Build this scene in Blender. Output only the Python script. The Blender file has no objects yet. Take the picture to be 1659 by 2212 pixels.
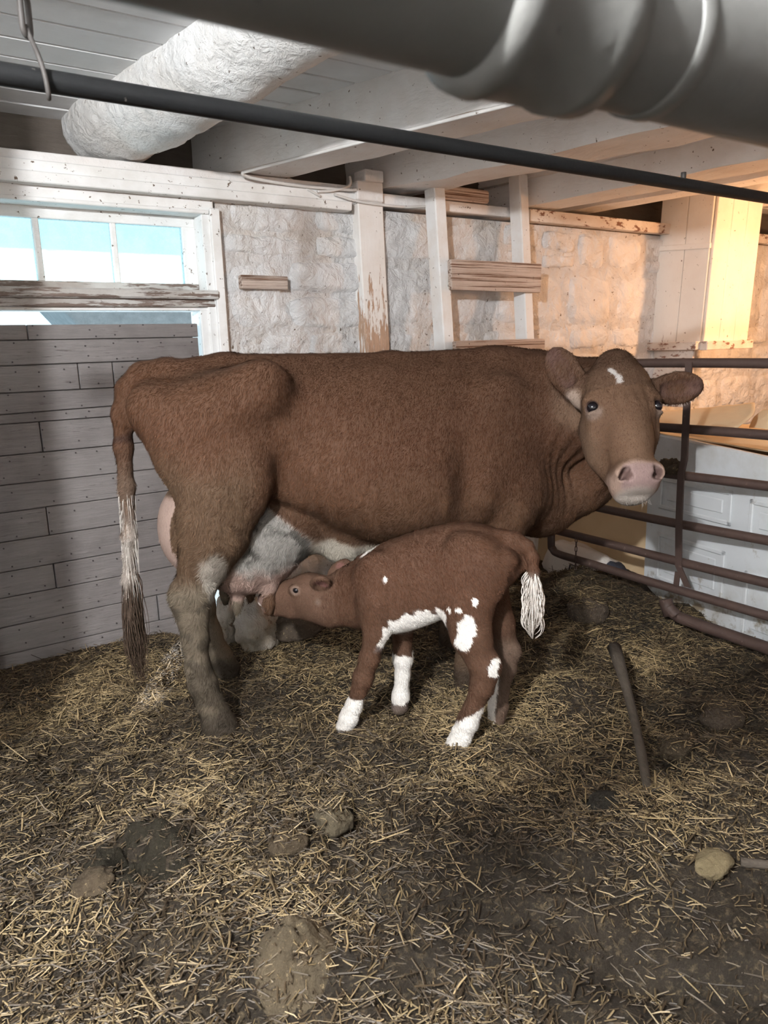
import bpy, bmesh, math, random
import numpy as np
from mathutils import Vector, Matrix, noise as mnoise

random.seed(7); rng = np.random.default_rng(7)
S = bpy.context.scene
COL = S.collection

# ------------------------------------------------------------------ camera
# World frame: X runs along the stone wall (its face is y = 0), the room is y < 0, Z up.
FPX, IW, IH = 1600.0, 1659, 2212
PITCH, ROLL, THETA = math.radians(12.4), math.radians(1.8), math.radians(56.2)
SA, CA = math.sin(THETA), math.cos(THETA)
def turn(v): return Vector((SA*v[0]+CA*v[1], -CA*v[0]+SA*v[1], v[2]))      # camera-aligned frame -> world
_w0 = Vector((-1.076, 3.726, 0))
def place(p): return turn(Vector(p)-_w0)
EYE = place((0, 0, 1.4))
_f = Vector((0, math.cos(PITCH), -math.sin(PITCH))); _r = Vector((1, 0, 0)); _u = _r.cross(_f)
CF = turn(_f); CR = turn(_r*math.cos(ROLL)-_u*math.sin(ROLL)); CU = turn(_u*math.cos(ROLL)+_r*math.sin(ROLL))
cam = bpy.data.cameras.new('camera'); cam_o = bpy.data.objects.new('camera', cam); COL.objects.link(cam_o)
cam.sensor_fit = 'VERTICAL'; cam.sensor_height = 36; cam.sensor_width = 27; cam.lens = FPX/IH*36
cam.clip_start = 0.02
cam_o.matrix_world = Matrix((( CR.x, CU.x, -CF.x, EYE.x), (CR.y, CU.y, -CF.y, EYE.y), (CR.z, CU.z, -CF.z, EYE.z), (0, 0, 0, 1)))
cam.dof.use_dof = True; cam.dof.focus_distance = 2.75; cam.dof.aperture_fstop = 5.6
S.camera = cam_o
def gp(px, py, z=0.0):
    d = CF+CR*((px-IW/2)/FPX)-CU*((py-IH/2)/FPX)
    return EYE+d*((z-EYE.z)/d.z)

# ------------------------------------------------------------------ light
S.view_settings.view_transform = 'Standard'; S.view_settings.look = 'None'
S.view_settings.gamma = 1; S.view_settings.use_curve_mapping = False
S.view_settings.exposure = 0.5
world = bpy.data.worlds.new('sky'); S.world = world; world.use_nodes = True
bg = world.node_tree.nodes['Background']; bg.inputs[0].default_value = (0.60, 0.86, 1.0, 1); bg.inputs[1].default_value = 1.5
def light(name, kind, loc, energy, color, **kw):
    l = bpy.data.lights.new(name, kind); l.energy = energy; l.color = color
    for k, v in kw.items(): setattr(l, k, v)
    o = bpy.data.objects.new(name, l); COL.objects.link(o); o.location = loc
    return o
sun = light('sun_offscreen', 'SUN', (3, 4, 5), 13.0, (1, 0.98, 0.96), angle=0.03)
sun.rotation_euler = Vector((-0.40, -0.62, -0.52)).to_track_quat('-Z', 'Y').to_euler()
light('stall_bulb_offscreen', 'POINT', place((-0.85, -0.55, 2.40)), 430, (0.97, 0.985, 1.0), shadow_soft_size=0.06)
light('feed_room_bulb_offscreen', 'POINT', (4.35, -1.55, 1.72), 80, (1, 0.50, 0.22), shadow_soft_size=0.07)

# ------------------------------------------------------------------ helpers
def tag(o, label=None, cat=None, group=None, kind=None):
    if label: o['label'] = label
    if cat: o['category'] = cat
    if group: o['group'] = group
    if kind: o['kind'] = kind
    return o
def empty(name, loc=(0, 0, 0), rz=0):
    o = bpy.data.objects.new(name, None); COL.objects.link(o); o.location = loc; o.rotation_euler = (0, 0, rz); o.empty_display_size = 0.1
    return o
def link(name, me, m=None, parent=None):
    o = bpy.data.objects.new(name, me); COL.objects.link(o)
    if m is not None and not me.materials: me.materials.append(m)
    if parent is not None: o.parent = parent
    return o
def frombm(name, bm, m, parent=None, smooth=False):
    me = bpy.data.meshes.new(name); bm.normal_update(); bm.to_mesh(me); bm.free()
    if smooth: me.shade_smooth()
    return link(name, me, m, parent)
def pymesh(name, v, f, m, parent=None, smooth=True):
    me = bpy.data.meshes.new(name); me.from_pydata([tuple(p) for p in v], [], [tuple(q) for q in f]); me.update()
    if smooth: me.shade_smooth()
    return link(name, me, m, parent)
def hexa(bm, c, bevel=0.0):                      # 8 corners: bottom ring 0-3, top ring 4-7
    vs = [bm.verts.new(p) for p in c]
    fs = [bm.faces.new([vs[i] for i in q]) for q in ((3, 2, 1, 0), (4, 5, 6, 7), (0, 1, 5, 4), (1, 2, 6, 5), (2, 3, 7, 6), (3, 0, 4, 7))]
    if bevel:
        es = list({e for f in fs for e in f.edges})
        bmesh.ops.bevel(bm, geom=es, offset=bevel, segments=1, affect='EDGES', profile=0.5)
def corners(x0, x1, y0, y1, z0, z1, jit=0.0):
    c = [(x0, y0, z0), (x1, y0, z0), (x1, y1, z0), (x0, y1, z0), (x0, y0, z1), (x1, y0, z1), (x1, y1, z1), (x0, y1, z1)]
    return [Vector(p)+Vector((random.uniform(-jit, jit), random.uniform(-jit, jit), random.uniform(-jit, jit))) for p in c]
def box(name, x0, x1, y0, y1, z0, z1, m, parent=None, bevel=0.004, jit=0.0):
    bm = bmesh.new(); hexa(bm, corners(x0, x1, y0, y1, z0, z1, jit), bevel)
    return frombm(name, bm, m, parent)
def hexobj(name, c, m, parent=None, bevel=0.004):
    bm = bmesh.new(); hexa(bm, [Vector(p) for p in c], bevel); return frombm(name, bm, m, parent)
def tube_data(pts, rad, n=8, cap=True):
    pts = [Vector(p) for p in pts]; N = len(pts)
    rad = rad if hasattr(rad, '__len__') else [rad]*N
    V, F = [], []
    t0 = (pts[1]-pts[0]).normalized(); ref = Vector((0, 0, 1)) if abs(t0.z) < 0.9 else Vector((1, 0, 0))
    a = t0.cross(ref).normalized()
    for i, p in enumerate(pts):
        t = (pts[min(i+1, N-1)]-pts[max(i-1, 0)]).normalized()
        a = (a-t*a.dot(t)).normalized(); b = t.cross(a)
        for k in range(n):
            w = 2*math.pi*k/n; V.append(p+(a*math.cos(w)+b*math.sin(w))*rad[i])
    for i in range(N-1):
        for k in range(n): F.append((i*n+k, i*n+(k+1) % n, (i+1)*n+(k+1) % n, (i+1)*n+k))
    if cap:
        F.append(tuple(reversed(range(n)))); F.append(tuple((N-1)*n+k for k in range(n)))
    return V, F
def tube(name, pts, rad, m, parent=None, n=10):
    V, F = tube_data(pts, rad, n); return pymesh(name, V, F, m, parent)
def spline(pts, k=6):
    P = [Vector(p) for p in pts]; out = []
    for i in range(len(P)-1):
        p0, p1, p2, p3 = P[max(i-1, 0)], P[i], P[i+1], P[min(i+2, len(P)-1)]
        for j in range(k):
            t = j/k; out.append(0.5*((2*p1)+(p2-p0)*t+(2*p0-5*p1+4*p2-p3)*t*t+(3*p1-p0-3*p2+p3)*t**3))
    return out+[P[-1]]
def vnoise(x, y, seed=0):                        # smooth 2-D value noise on numpy arrays, about -1..1
    r = np.random.default_rng(seed).random((64, 64))*2-1
    xi = np.floor(x).astype(int); yi = np.floor(y).astype(int); fx = x-xi; fy = y-yi
    fx = fx*fx*(3-2*fx); fy = fy*fy*(3-2*fy)
    g = lambda i, j: r[i % 64, j % 64]
    return (g(xi, yi)*(1-fx)+g(xi+1, yi)*fx)*(1-fy)+(g(xi, yi+1)*(1-fx)+g(xi+1, yi+1)*fx)*fy

# ------------------------------------------------------------------ materials
class N:
    def __init__(s, name):
        s.m = bpy.data.materials.new(name); s.m.use_nodes = True; s.t = s.m.node_tree; s.nd = s.t.nodes; s.b = s.nd['Principled BSDF']
        s.tc = s.nd.new('ShaderNodeTexCoord')
    def link(s, a, b): s.t.links.new(a, b)
    def mapped(s, scale=(1, 1, 1), coord='Object'):
        mp = s.nd.new('ShaderNodeMapping'); mp.inputs['Scale'].default_value = scale; s.link(s.tc.outputs[coord], mp.inputs[0]); return mp.outputs[0]
    def noise(s, sc, det=4, rough=0.55, scale=(1, 1, 1), dist=0.0):
        n = s.nd.new('ShaderNodeTexNoise'); n.inputs['Scale'].default_value = sc; n.inputs['Detail'].default_value = det
        n.inputs['Roughness'].default_value = rough; n.inputs['Distortion'].default_value = dist
        s.link(s.mapped(scale), n.inputs['Vector']); return n.outputs['Fac']
    def ramp(s, fac, lo, hi, c0=(0, 0, 0, 1), c1=(1, 1, 1, 1)):
        r = s.nd.new('ShaderNodeValToRGB'); e = r.color_ramp.elements; e[0].position = lo; e[1].position = hi
        e[0].color = tuple(c0)+(1,)*(4-len(c0)); e[1].color = tuple(c1)+(1,)*(4-len(c1)); s.link(fac, r.inputs[0]); return r.outputs[0]
    def mix(s, fac, a, b, mode='MIX'):
        n = s.nd.new('ShaderNodeMix'); n.data_type = 'RGBA'; n.blend_type = mode
        for i, v in ((0, fac), (6, a), (7, b)):
            if isinstance(v, (int, float)): n.inputs[i].default_value = v
            elif isinstance(v, tuple): n.inputs[i].default_value = v+(1,)*(4-len(v))
            else: s.link(v, n.inputs[i])
        return n.outputs[2]
    def math(s, op, a, b=0.0):
        n = s.nd.new('ShaderNodeMath'); n.operation = op
        for i, v in ((0, a), (1, b)):
            if isinstance(v, (int, float)): n.inputs[i].default_value = v
            else: s.link(v, n.inputs[i])
        return n.outputs[0]
    def zrange(s, z0, z1, a=0.0, b=1.0, axis='Z'):
        sp = s.nd.new('ShaderNodeSeparateXYZ'); s.link(s.tc.outputs['Object'], sp.inputs[0])
        r = s.nd.new('ShaderNodeMapRange'); s.link(sp.outputs[axis], r.inputs[0])
        for i, v in enumerate((z0, z1, a, b)): r.inputs[1+i].default_value = v
        return r.outputs[0]
    def attr(s, name):
        n = s.nd.new('ShaderNodeAttribute'); n.attribute_name = name; return n.outputs['Color']
    def bump(s, *hs, strength=0.5, dist=0.01):
        prev = None
        for h, st, d in hs:
            b = s.nd.new('ShaderNodeBump'); b.inputs['Strength'].default_value = st; b.inputs['Distance'].default_value = d
            s.link(h, b.inputs['Height'])
            if prev is not None: s.link(prev, b.inputs['Normal'])
            prev = b.outputs[0]
        s.link(prev, s.b.inputs['Normal'])
    def done(s, col, rough=0.8, spec=0.3, metal=0.0):
        if isinstance(col, tuple): s.b.inputs['Base Color'].default_value = col+(1,)*(4-len(col))
        else: s.link(col, s.b.inputs['Base Color'])
        if isinstance(rough, (int, float)): s.b.inputs['Roughness'].default_value = rough
        else: s.link(rough, s.b.inputs['Roughness'])
        s.b.inputs['Specular IOR Level'].default_value = spec; s.b.inputs['Metallic'].default_value = metal
        return s.m

def limewash(name, base=(0.70, 0.70, 0.69), stain=(0.50, 0.46, 0.40), stain_at=0.55, under=(0.22, 0.13, 0.085), peel=0.78, grain=(1, 1, 1),
             bump=0.5, bs=14, bd=0.012, zpeel=None, speck=0.68):
    n = N(name)
    c = n.mix(n.ramp(n.noise(2.6, 6, 0.6), stain_at-0.12, stain_at+0.2), base, stain)
    c = n.mix(n.ramp(n.noise(38, 3, 0.6), speck, speck+0.05), c, (0.16, 0.12, 0.09))
    pn = n.noise(9, 8, 0.7, grain)
    if zpeel: pn = n.math('ADD', pn, n.zrange(zpeel[0], zpeel[1], zpeel[2], 0.0))
    pm = n.ramp(pn, peel, peel+0.035)
    wood = n.mix(n.noise(30, 5, 0.6, grain), tuple(0.55*u for u in under), tuple(1.6*u for u in under))
    c = n.mix(pm, c, wood)
    n.bump((n.noise(bs, 9, 0.62, grain, 0.4), bump, bd), (n.math('SUBTRACT', 1.0, pm), 0.5, 0.002))
    return n.done(c, 0.85, 0.2)
M = {}
M['stone'] = limewash('lime_stone', (0.86, 0.86, 0.86), (0.76, 0.70, 0.62), 0.62, (0.30, 0.23, 0.17), 0.80, bump=1.0, bs=10, bd=0.07, speck=0.70)
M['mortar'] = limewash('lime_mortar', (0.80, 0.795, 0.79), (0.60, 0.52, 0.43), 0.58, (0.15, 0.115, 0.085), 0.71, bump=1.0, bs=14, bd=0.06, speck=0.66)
M['post'] = limewash('post_paint', (0.81, 0.80, 0.78), (0.68, 0.62, 0.56), 0.55, (0.40, 0.27, 0.19), 0.70, (4, 4, 0.6), bump=0.35, bs=16, bd=0.006, zpeel=(1.45, 1.98, 0.26))
M['rail'] = limewash('ladder_paint', (0.82, 0.82, 0.81), (0.66, 0.58, 0.50), 0.55, (0.28, 0.19, 0.13), 0.74, (4, 4, 0.5), bump=0.4, bs=16, bd=0.006)
M['rung'] = limewash('rung_paint', (0.70, 0.60, 0.53), (0.56, 0.43, 0.35), 0.5, (0.19, 0.11, 0.075), 0.53, (0.10, 7, 11), bump=1.0, bs=12, bd=0.012)
M['frame'] = limewash('frame_paint', (0.84, 0.84, 0.83), (0.62, 0.60, 0.56), 0.55, (0.26, 0.20, 0.15), 0.67, (0.9, 3, 3), bump=0.45, bs=18, bd=0.008, speck=0.65)
M['sill'] = limewash('sill_paint', (0.60, 0.60, 0.58), (0.32, 0.28, 0.25), 0.48, (0.17, 0.13, 0.11), 0.50, (0.35, 3, 3), bump=0.5, bs=18, bd=0.008)
M['ceil'] = limewash('ceiling_paint', (0.80, 0.80, 0.80), (0.68, 0.67, 0.66), 0.55, (0.26, 0.22, 0.19), 0.80, (0.3, 2.5, 2.5), bump=0.35, bs=14, bd=0.006, speck=0.74)
M['beam'] = limewash('beam_paint', (0.82, 0.81, 0.80), (0.68, 0.63, 0.59), 0.55, (0.26, 0.19, 0.14), 0.76, (2, 0.6, 2), bump=0.7, bs=14, bd=0.012)
M['log'] = limewash('log_paint', (0.82, 0.82, 0.81), (0.68, 0.64, 0.59), 0.55, (0.16, 0.11, 0.08), 0.78, (1, 0.8, 1), bump=0.8, bs=22, bd=0.03)
M['chute'] = limewash('chute_paint', (0.79, 0.76, 0.71), (0.70, 0.65, 0.59), 0.55, (0.27, 0.14, 0.10), 0.80, (4, 4, 0.6), bump=0.3, bs=16, bd=0.005, zpeel=(-0.02, 0.40, 0.20))
M['ledge'] = limewash('ledge_paint', (0.70, 0.67, 0.63), (0.50, 0.42, 0.36), 0.5, (0.20, 0.11, 0.08), 0.55, (1.2, 1.2, 3), bump=0.4, bs=16, bd=0.006)
M['cable'] = limewash('cable_paint', (0.70, 0.69, 0.67), (0.55, 0.50, 0.45), 0.55, (0.3, 0.25, 0.2), 0.8, bump=0.3, bs=30, bd=0.004)

def wood(name, a, b, grain, dark=(0.05, 0.04, 0.035), rough=0.8, bump=0.5, streak=0.62):
    n = N(name)
    g = n.noise(13, 9, 0.68, grain, 0.6)
    c = n.mix(g, a, b)
    c = n.mix(n.ramp(n.noise(1.9, 5, 0.6), 0.45, 0.75), c, n.mix(0.6, c, dark))
    c = n.mix(n.ramp(n.noise(22, 6, 0.7, grain), streak, streak+0.08), c, dark)
    n.bump((g, bump, 0.008), (n.noise(45, 5, 0.6, grain), bump, 0.004))
    return n.done(c, rough, 0.25)
M['plank'] = wood('grey_plank', (0.150, 0.138, 0.136), (0.31, 0.288, 0.28), (0.35, 3, 5))
M['darkwood'] = wood('dark_wood', (0.070, 0.057, 0.048), (0.15, 0.125, 0.105), (2, 2, 0.5))
M['stick'] = wood('stick_wood', (0.045, 0.036, 0.028), (0.11, 0.09, 0.07), (4, 0.6, 4), dark=(0.03, 0.02, 0.015))
M['raw'] = wood('raw_old_board', (0.090, 0.075, 0.062), (0.18, 0.15, 0.125), (0.4, 3, 3))

def metal(name, a, b, rough=0.5, spec=0.5, met=0.0, sc=16, thr=0.6, spot=None):
    n = N(name)
    c = n.mix(n.noise(sc, 6, 0.65), a, b)
    if spot: c = n.mix(n.ramp(n.noise(26, 4, 0.7), thr, thr+0.05), c, spot)
    n.bump((n.noise(60, 5, 0.6), 0.25, 0.003))
    return n.done(c, rough, spec, met)
M['black_bar'] = metal('black_bar', (0.008, 0.0085, 0.009), (0.015, 0.0155, 0.016), 0.5, 0.2, spot=(0.20, 0.18, 0.16), thr=0.70)
M['pvc'] = metal('grey_pvc', (0.075, 0.075, 0.070), (0.14, 0.138, 0.13), 0.45, 0.45, sc=5, spot=(0.07, 0.068, 0.064), thr=0.66)
M['rust'] = metal('rusty_pipe', (0.035, 0.021, 0.017), (0.085, 0.052, 0.041), 0.6, 0.4, spot=(0.14, 0.10, 0.085), thr=0.66)
M['chain'] = metal('old_chain', (0.02, 0.018, 0.018), (0.075, 0.068, 0.062), 0.6, 0.3)
M['nail'] = metal('nail', (0.025, 0.02, 0.02), (0.07, 0.06, 0.06), 0.6, 0.4)
def plain(name, c, rough=0.6, spec=0.4):
    return N(name).done(c, rough, spec)
M['ink'] = plain('print_ink', (0.03, 0.032, 0.04))

# ------------------------------------------------------------------ the setting: ceiling, walls
ceiling = box('ceiling', -3.2, 6.6, -6.2, 0.55, 2.535, 2.60, M['raw'], bevel=0); tag(ceiling, 'low whitewashed board ceiling of the barn', 'ceiling', kind='structure')
y = 0.50; i = 0
while y > -6.0:
    w = 0.19+random.uniform(-0.015, 0.015)
    cuts = [-3.2, random.uniform(-1.8, -0.9) if i % 2 else random.uniform(0.9, 1.4), random.uniform(2.2, 3.4), 6.6]
    for k in range(3):
        dz = random.uniform(-0.004, 0.003)
        box('ceiling_board', cuts[k]+0.002, cuts[k+1]-0.002, y-w+0.010, y, 2.508+dz, 2.534, M['ceil'], ceiling, 0.004)
    y -= w; i += 1
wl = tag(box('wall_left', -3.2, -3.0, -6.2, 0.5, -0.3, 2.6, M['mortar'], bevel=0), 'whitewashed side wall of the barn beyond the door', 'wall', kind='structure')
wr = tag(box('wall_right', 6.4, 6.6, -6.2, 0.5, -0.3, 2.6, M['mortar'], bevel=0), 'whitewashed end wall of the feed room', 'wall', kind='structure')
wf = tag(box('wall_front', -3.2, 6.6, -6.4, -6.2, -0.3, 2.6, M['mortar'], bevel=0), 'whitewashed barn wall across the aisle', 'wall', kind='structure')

# stone wall: a slab with every stone a piece of its own
def wall_slab(x0, x1, z0, z1, name, label):
    nx, nz = int((x1-x0)/0.06)+2, int((z1-z0)/0.06)+2
    V, F = [], []
    for j in range(nz):
        for i in range(nx):
            x = x0+(x1-x0)*i/(nx-1); z = z0+(z1-z0)*j/(nz-1)
            V.append((x, 0.016+0.010*mnoise.noise((x*5, 0, z*5))+0.006*mnoise.noise((x*14, 0, z*14)), z))
    for j in range(nz-1):
        for i in range(nx-1): F.append((j*nx+i, j*nx+i+1, (j+1)*nx+i+1, (j+1)*nx+i))
    b = len(V)
    V += [(x0, 0.30, z0), (x1, 0.30, z0), (x1, 0.30, z1), (x0, 0.30, z1)]
    F += [(b+1, b, b+3, b+2), (0, (nz-1)*nx, b+3, b), (nx-1, b+1, b+2, nz*nx-1), ((nz-1)*nx, nz*nx-1, b+2, b+3), (0, b, b+1, nx-1)]
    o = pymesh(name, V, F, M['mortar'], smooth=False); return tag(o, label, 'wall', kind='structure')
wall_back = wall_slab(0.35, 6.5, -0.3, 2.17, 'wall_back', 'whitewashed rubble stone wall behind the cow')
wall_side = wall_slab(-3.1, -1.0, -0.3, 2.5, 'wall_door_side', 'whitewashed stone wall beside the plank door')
def stone(parent, c, depth):
    nu, nv = 14, 10; V, F = [], []
    sx = random.random()*50; tilt = random.uniform(-0.3, 0.3); tz = random.uniform(-0.3, 0.3)
    P = [Vector(q) for q in c]
    for j in range(nv):
        for i in range(nu):
            u = i/(nu-1)*2-1; v = j/(nv-1)*2-1
            uu, vv = u*math.sqrt(1-0.24*v*v), v*math.sqrt(1-0.24*u*u)
            a, b = (uu+1)/2, (vv+1)/2
            p = P[0]*(1-a)*(1-b)+P[1]*a*(1-b)+P[2]*a*b+P[3]*(1-a)*b
            e = max(abs(u), abs(v)); prof = (1-e**7)
            h = prof*(depth*(1+tilt*u+tz*v)+0.018*mnoise.noise((p.x*7+sx, sx, p.z*7))+0.013*mnoise.noise((p.x*19, sx, p.z*19))+0.006*mnoise.noise((p.x*45, sx, p.z*45)))-0.008*(1-prof)
            p = p+Vector((0.012*mnoise.noise((p.x*11, 3, p.z*11+sx)), 0, 0.012*mnoise.noise((p.x*11, 9, p.z*11+sx))))
            V.append((p.x, 0.025-h, p.z))
    for j in range(nv-1):
        for i in range(nu-1): F.append((j*nu+i, j*nu+i+1, (j+1)*nu+i+1, (j+1)*nu+i))
    pymesh('stone', V, F, M['stone'], parent)
def lay(parent, x0, x1, z0, z1):
    z = z0
    while z < z1-0.04:
        h = random.choice((0.17, 0.24, 0.31, 0.38)); h = min(h, z1-z) if z1-z-h > 0.1 else z1-z
        x = x0
        while x < x1-0.05:
            w = random.uniform(0.24, 0.36)+random.random()*h*1.0; w = w if x1-x-w > 0.16 else x1-x
            g = 0.006; j = lambda: random.uniform(-0.022, 0.022)
            if h > 0.23 and random.random() < 0.35:
                hm = h*random.uniform(0.4, 0.6)
                for (za, zb) in ((z, z+hm), (z+hm, z+h)):
                    stone(parent, ((x+g, 0, za+g), (x+w-g, 0, za+g+j()), (x+w-g+j()*.5, 0, zb-g), (x+g, 0, zb-g+j()*.5)), random.uniform(0.012, 0.034))
            else:
                stone(parent, ((x+g, 0, z+g+j()), (x+w-g, 0, z+g+j()), (x+w-g+j()*.5, 0, z+h-g+j()*.5), (x+g+j()*.5, 0, z+h-g)), random.uniform(0.014, 0.040))
            x += w
        z += h
lay(wall_back, 0.37, 6.0, 0.10, 2.16)
lay(wall_side, -2.0, -1.02, 0.10, 2.2)
# closed eaves behind the wall head
tag(box('wall_eaves', -3.1, 6.5, 0.302, 0.36, 2.1, 2.54, M['raw'], bevel=0), 'dark boarding closing the eaves above the wall', 'wall', kind='structure')

# wall head timbers over window and stones
def trim(k, label, *a, m='frame', **kw):
    return tag(box('trim_%d' % k, *a, M[m], **kw), label, 'trim', kind='structure')
trim(1, 'dusty top edge of the wall plate under the beams', -1.6, 1.16, -0.02, 0.30, 2.235, 2.275, m='beam', jit=0.004)
trim(2, 'grimy flat board of the wall plate above the window', -1.6, 1.16, -0.045, 0.12, 2.185, 2.236, m='frame', jit=0.004)
trim(3, 'pale projecting moulding above the window', -1.6, 1.10, -0.075, 0.10, 2.140, 2.186, m='frame', jit=0.003)
trim(4, 'wall plate running on over the ladder', 1.32, 3.0, -0.03, 0.30, 2.19, 2.25, m='beam', jit=0.006)
trim(5, 'crooked wall plate over the warm lit stones', 2.45, 6.4, -0.06, 0.30, 2.18, 2.25, m='ledge', jit=0.008)

# window with reveals, sash, muntins and panes
win = empty('window_1', (0, 0, 0)); tag(win, 'long three-pane window set in a white painted frame above the plank door', 'window', kind='structure')
box('head_jamb', -1.0, 0.33, -0.012, 0.13, 2.090, 2.141, M['frame'], win, 0.004)
box('head_bead', -1.0, 0.30, -0.03, 0.12, 2.072, 2.091, M['frame'], win, 0.004)
box('side_jamb', 0.262, 0.345, -0.015, 0.14, 1.40, 2.09, M['frame'], win, 0.004, 0.003)
box('side_casing', 0.30, 0.352, -0.035, 0.02, -0.05, 2.10, M['frame'], win, 0.005, 0.003)
box('side_jamb', -1.05, -0.93, -0.015, 0.14, -0.1, 2.09, M['frame'], win, 0.004)
sash = box('sash_top_rail', -0.93, 0.262, 0.085, 0.125, 2.022, 2.073, M['frame'], win, 0.003)
box('sash_bottom_rail', -0.93, 0.262, 0.085, 0.125, 1.712, 1.752, M['sill'], win, 0.003)
box('sash_stile', 0.196, 0.262, 0.086, 0.126, 1.75, 2.025, M['frame'], win, 0.003)
box('sash_stile', -0.93, -0.86, 0.086, 0.126, 1.75, 2.025, M['frame'], win, 0.003)
for mx in (-0.478, -0.138): box('muntin', mx-0.014, mx+0.014, 0.088, 0.122, 1.75, 2.025, M['frame'], win, 0.005)
n = N('dirty_glass')
g = n.nd.new('ShaderNodeBsdfTransparent'); tr = n.nd.new('ShaderNodeBsdfTranslucent'); mx = n.nd.new('ShaderNodeMixShader')
g.inputs[0].default_value = (0.78, 0.88, 0.90, 1)
dirt = n.ramp(n.noise(16, 6, 0.7), 0.35, 0.75, (0.06, 0.06, 0.06), (0.50, 0.50, 0.50))
tr.inputs[0].default_value = (0.80, 0.88, 0.88, 1)
n.link(dirt, mx.inputs[0]); n.link(g.outputs[0], mx.inputs[1]); n.link(tr.outputs[0], mx.inputs[2]); n.link(mx.outputs[0], n.nd['Material Output'].inputs[0])
M['glass'] = n.m
for a, b in ((-0.86, -0.478), (-0.478, -0.138), (-0.138, 0.196)): box('pane', a, b, 0.104, 0.107, 1.745, 2.03, M['glass'], win, 0)
box('window_sill', -1.0, 0.315, -0.05, 0.15, 1.672, 1.712, M['sill'], win, 0.008, 0.003)
box('sill_board', -1.0, 0.30, -0.02, 0.13, 1.632, 1.673, M['sill'], win, 0.005, 0.003)
box('sill_bead', -1.0, 0.27, 0.0, 0.12, 1.616, 1.634, M['frame'], win, 0.003)
box('lower_jamb', 0.222, 0.30, -0.005, 0.14, -0.05, 1.62, M['frame'], win, 0.004, 0.003)

# what the slot above the door looks out on
n = N('gravel_bank'); c = n.mix(n.noise(9, 8, 0.75), (0.10, 0.105, 0.11), (0.33, 0.34, 0.345)); n.bump((n.noise(20, 6, 0.7), 0.8, 0.05)); M['bank'] = n.done(c, 0.9, 0.2)
tag(hexobj('outdoor_bank', ((2.08, 3.0, -0.5), (6.0, 3.0, -0.5), (6.0, 4.2, -0.5), (2.08, 4.2, -0.5), (0.14, 3.0, 1.86), (6.0, 3.15, 1.98), (6.0, 4.0, 1.98), (0.14, 3.9, 1.86)), M['bank'], None, 0.02), 'grey stony bank outside, seen through the slot over the plank door', 'bank', kind='structure')

# plank half door
door = empty('door_1', (-0.35, 0.02, 0)); tag(door, 'weathered grey half door of nailed horizontal planks under the window', 'door', kind='structure')
zz = [1.556, 1.488, 1.380, 1.260, 1.172, 1.124, 0.985, 0.850, 0.728, 0.593, 0.454, 0.332, 0.194, 0.057, -0.10]
sl = [0, 0.0, 0.002, 0.0, 0.010, 0.0, 0.002, -0.004, 0.002, 0.002, 0.004, 0.002, 0.004, 0.0, 0]
splits = {0: [-0.583], 2: [-0.387, -0.23], 5: [-0.582], 8: [-0.601], 10: [-0.601], 12: [-0.131]}
nb = bmesh.new()
for r in range(len(zz)-1):
    xe = (0.205 if zz[r] > 0.75 else 0.02)+random.uniform(-0.012, 0.006)
    xs = [-0.925]+splits.get(r, [])+[xe]
    for k in range(len(xs)-1):
        y0 = random.uniform(-0.004, 0.006)
        a, b = xs[k]+0.0015, xs[k+1]-0.0025
        t0, t1 = zz[r]-0.0022, zz[r+1]+0.0012
        c = corners(a, b, y0, 0.035, t1, t0)
        for q in (4, 5, 6, 7): c[q].z += sl[r]*(c[q].x+0.35)*1.3
        for q in (0, 1, 2, 3): c[q].z += sl[r+1]*(c[q].x+0.35)*1.3
        o = hexobj('plank', [Vector(v)-door.location for v in c], M['plank'], door, 0.003)
        x = a+random.uniform(0.02, 0.08)
        while x < b-0.01:
            for zf in (0.2, 0.8):
                if random.random() < 0.75:
                    p = Vector((x+random.uniform(-0.02, 0.02), y0-0.002, t1+(t0-t1)*zf+random.uniform(-0.012, 0.012)))-door.location
                    bmesh.ops.create_cone(nb, cap_ends=True, segments=6, radius1=0.0042, radius2=0.0035, depth=0.006, matrix=Matrix.Translation(p) @ Matrix.Rotation(math.pi/2, 4, 'X'))
            x += random.uniform(0.10, 0.17)
tag(frombm('nail_heads', nb, M['nail'], door), kind='stuff')
box('backing_board', -0.57, 0.535, 0.0165, 0.024, 0.73, 1.53, M['plank'], door, 0)
box('backing_board', -0.57, 0.35, 0.0165, 0.024, -0.08, 0.73, M['plank'], door, 0)
for x in (-0.80, -0.10): box('back_batten', x-door.location.x-0.05, x-door.location.x+0.05, 0.012, 0.04, -0.05, 1.52, M['plank'], door, 0.003)
tag(box('door_post', -1.04, -0.90, -0.07, 0.05, -0.1, 1.15, M['darkwood'], jit=0.008), 'dark timber post at the hinge side of the plank door', 'post')

# timbers standing against the stone wall
def leaning(name, label, x0, x1, y0, y1, z0, z1, m, dxb=0.0, dyb=0.0, cat='post'):
    c = corners(x0, x1, y0, y1, z0, z1, 0.003)
    for q in range(4): c[q].x += dxb; c[q].y += dyb
    return tag(hexobj(name, c, M[m], None, 0.006), label, cat)
post = empty('timber_post', (1.24, -0.02, 0)); tag(post, 'broad whitewashed timber post worn bare at cow height on the stone wall', 'post')
hexobj('shaft', [Vector(p)-post.location for p in ((1.205, -0.058, -0.1), (1.37, -0.058, -0.1), (1.37, 0.03, -0.1), (1.205, 0.03, -0.1), (1.150, -0.055, 2.20), (1.318, -0.055, 2.20), (1.318, 0.03, 2.20), (1.150, 0.03, 2.20))], M['post'], post, 0.006)
box('cap_block', -0.095, 0.075, -0.045, 0.06, 2.20, 2.30, M['beam'], post, 0.006, 0.003)
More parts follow.
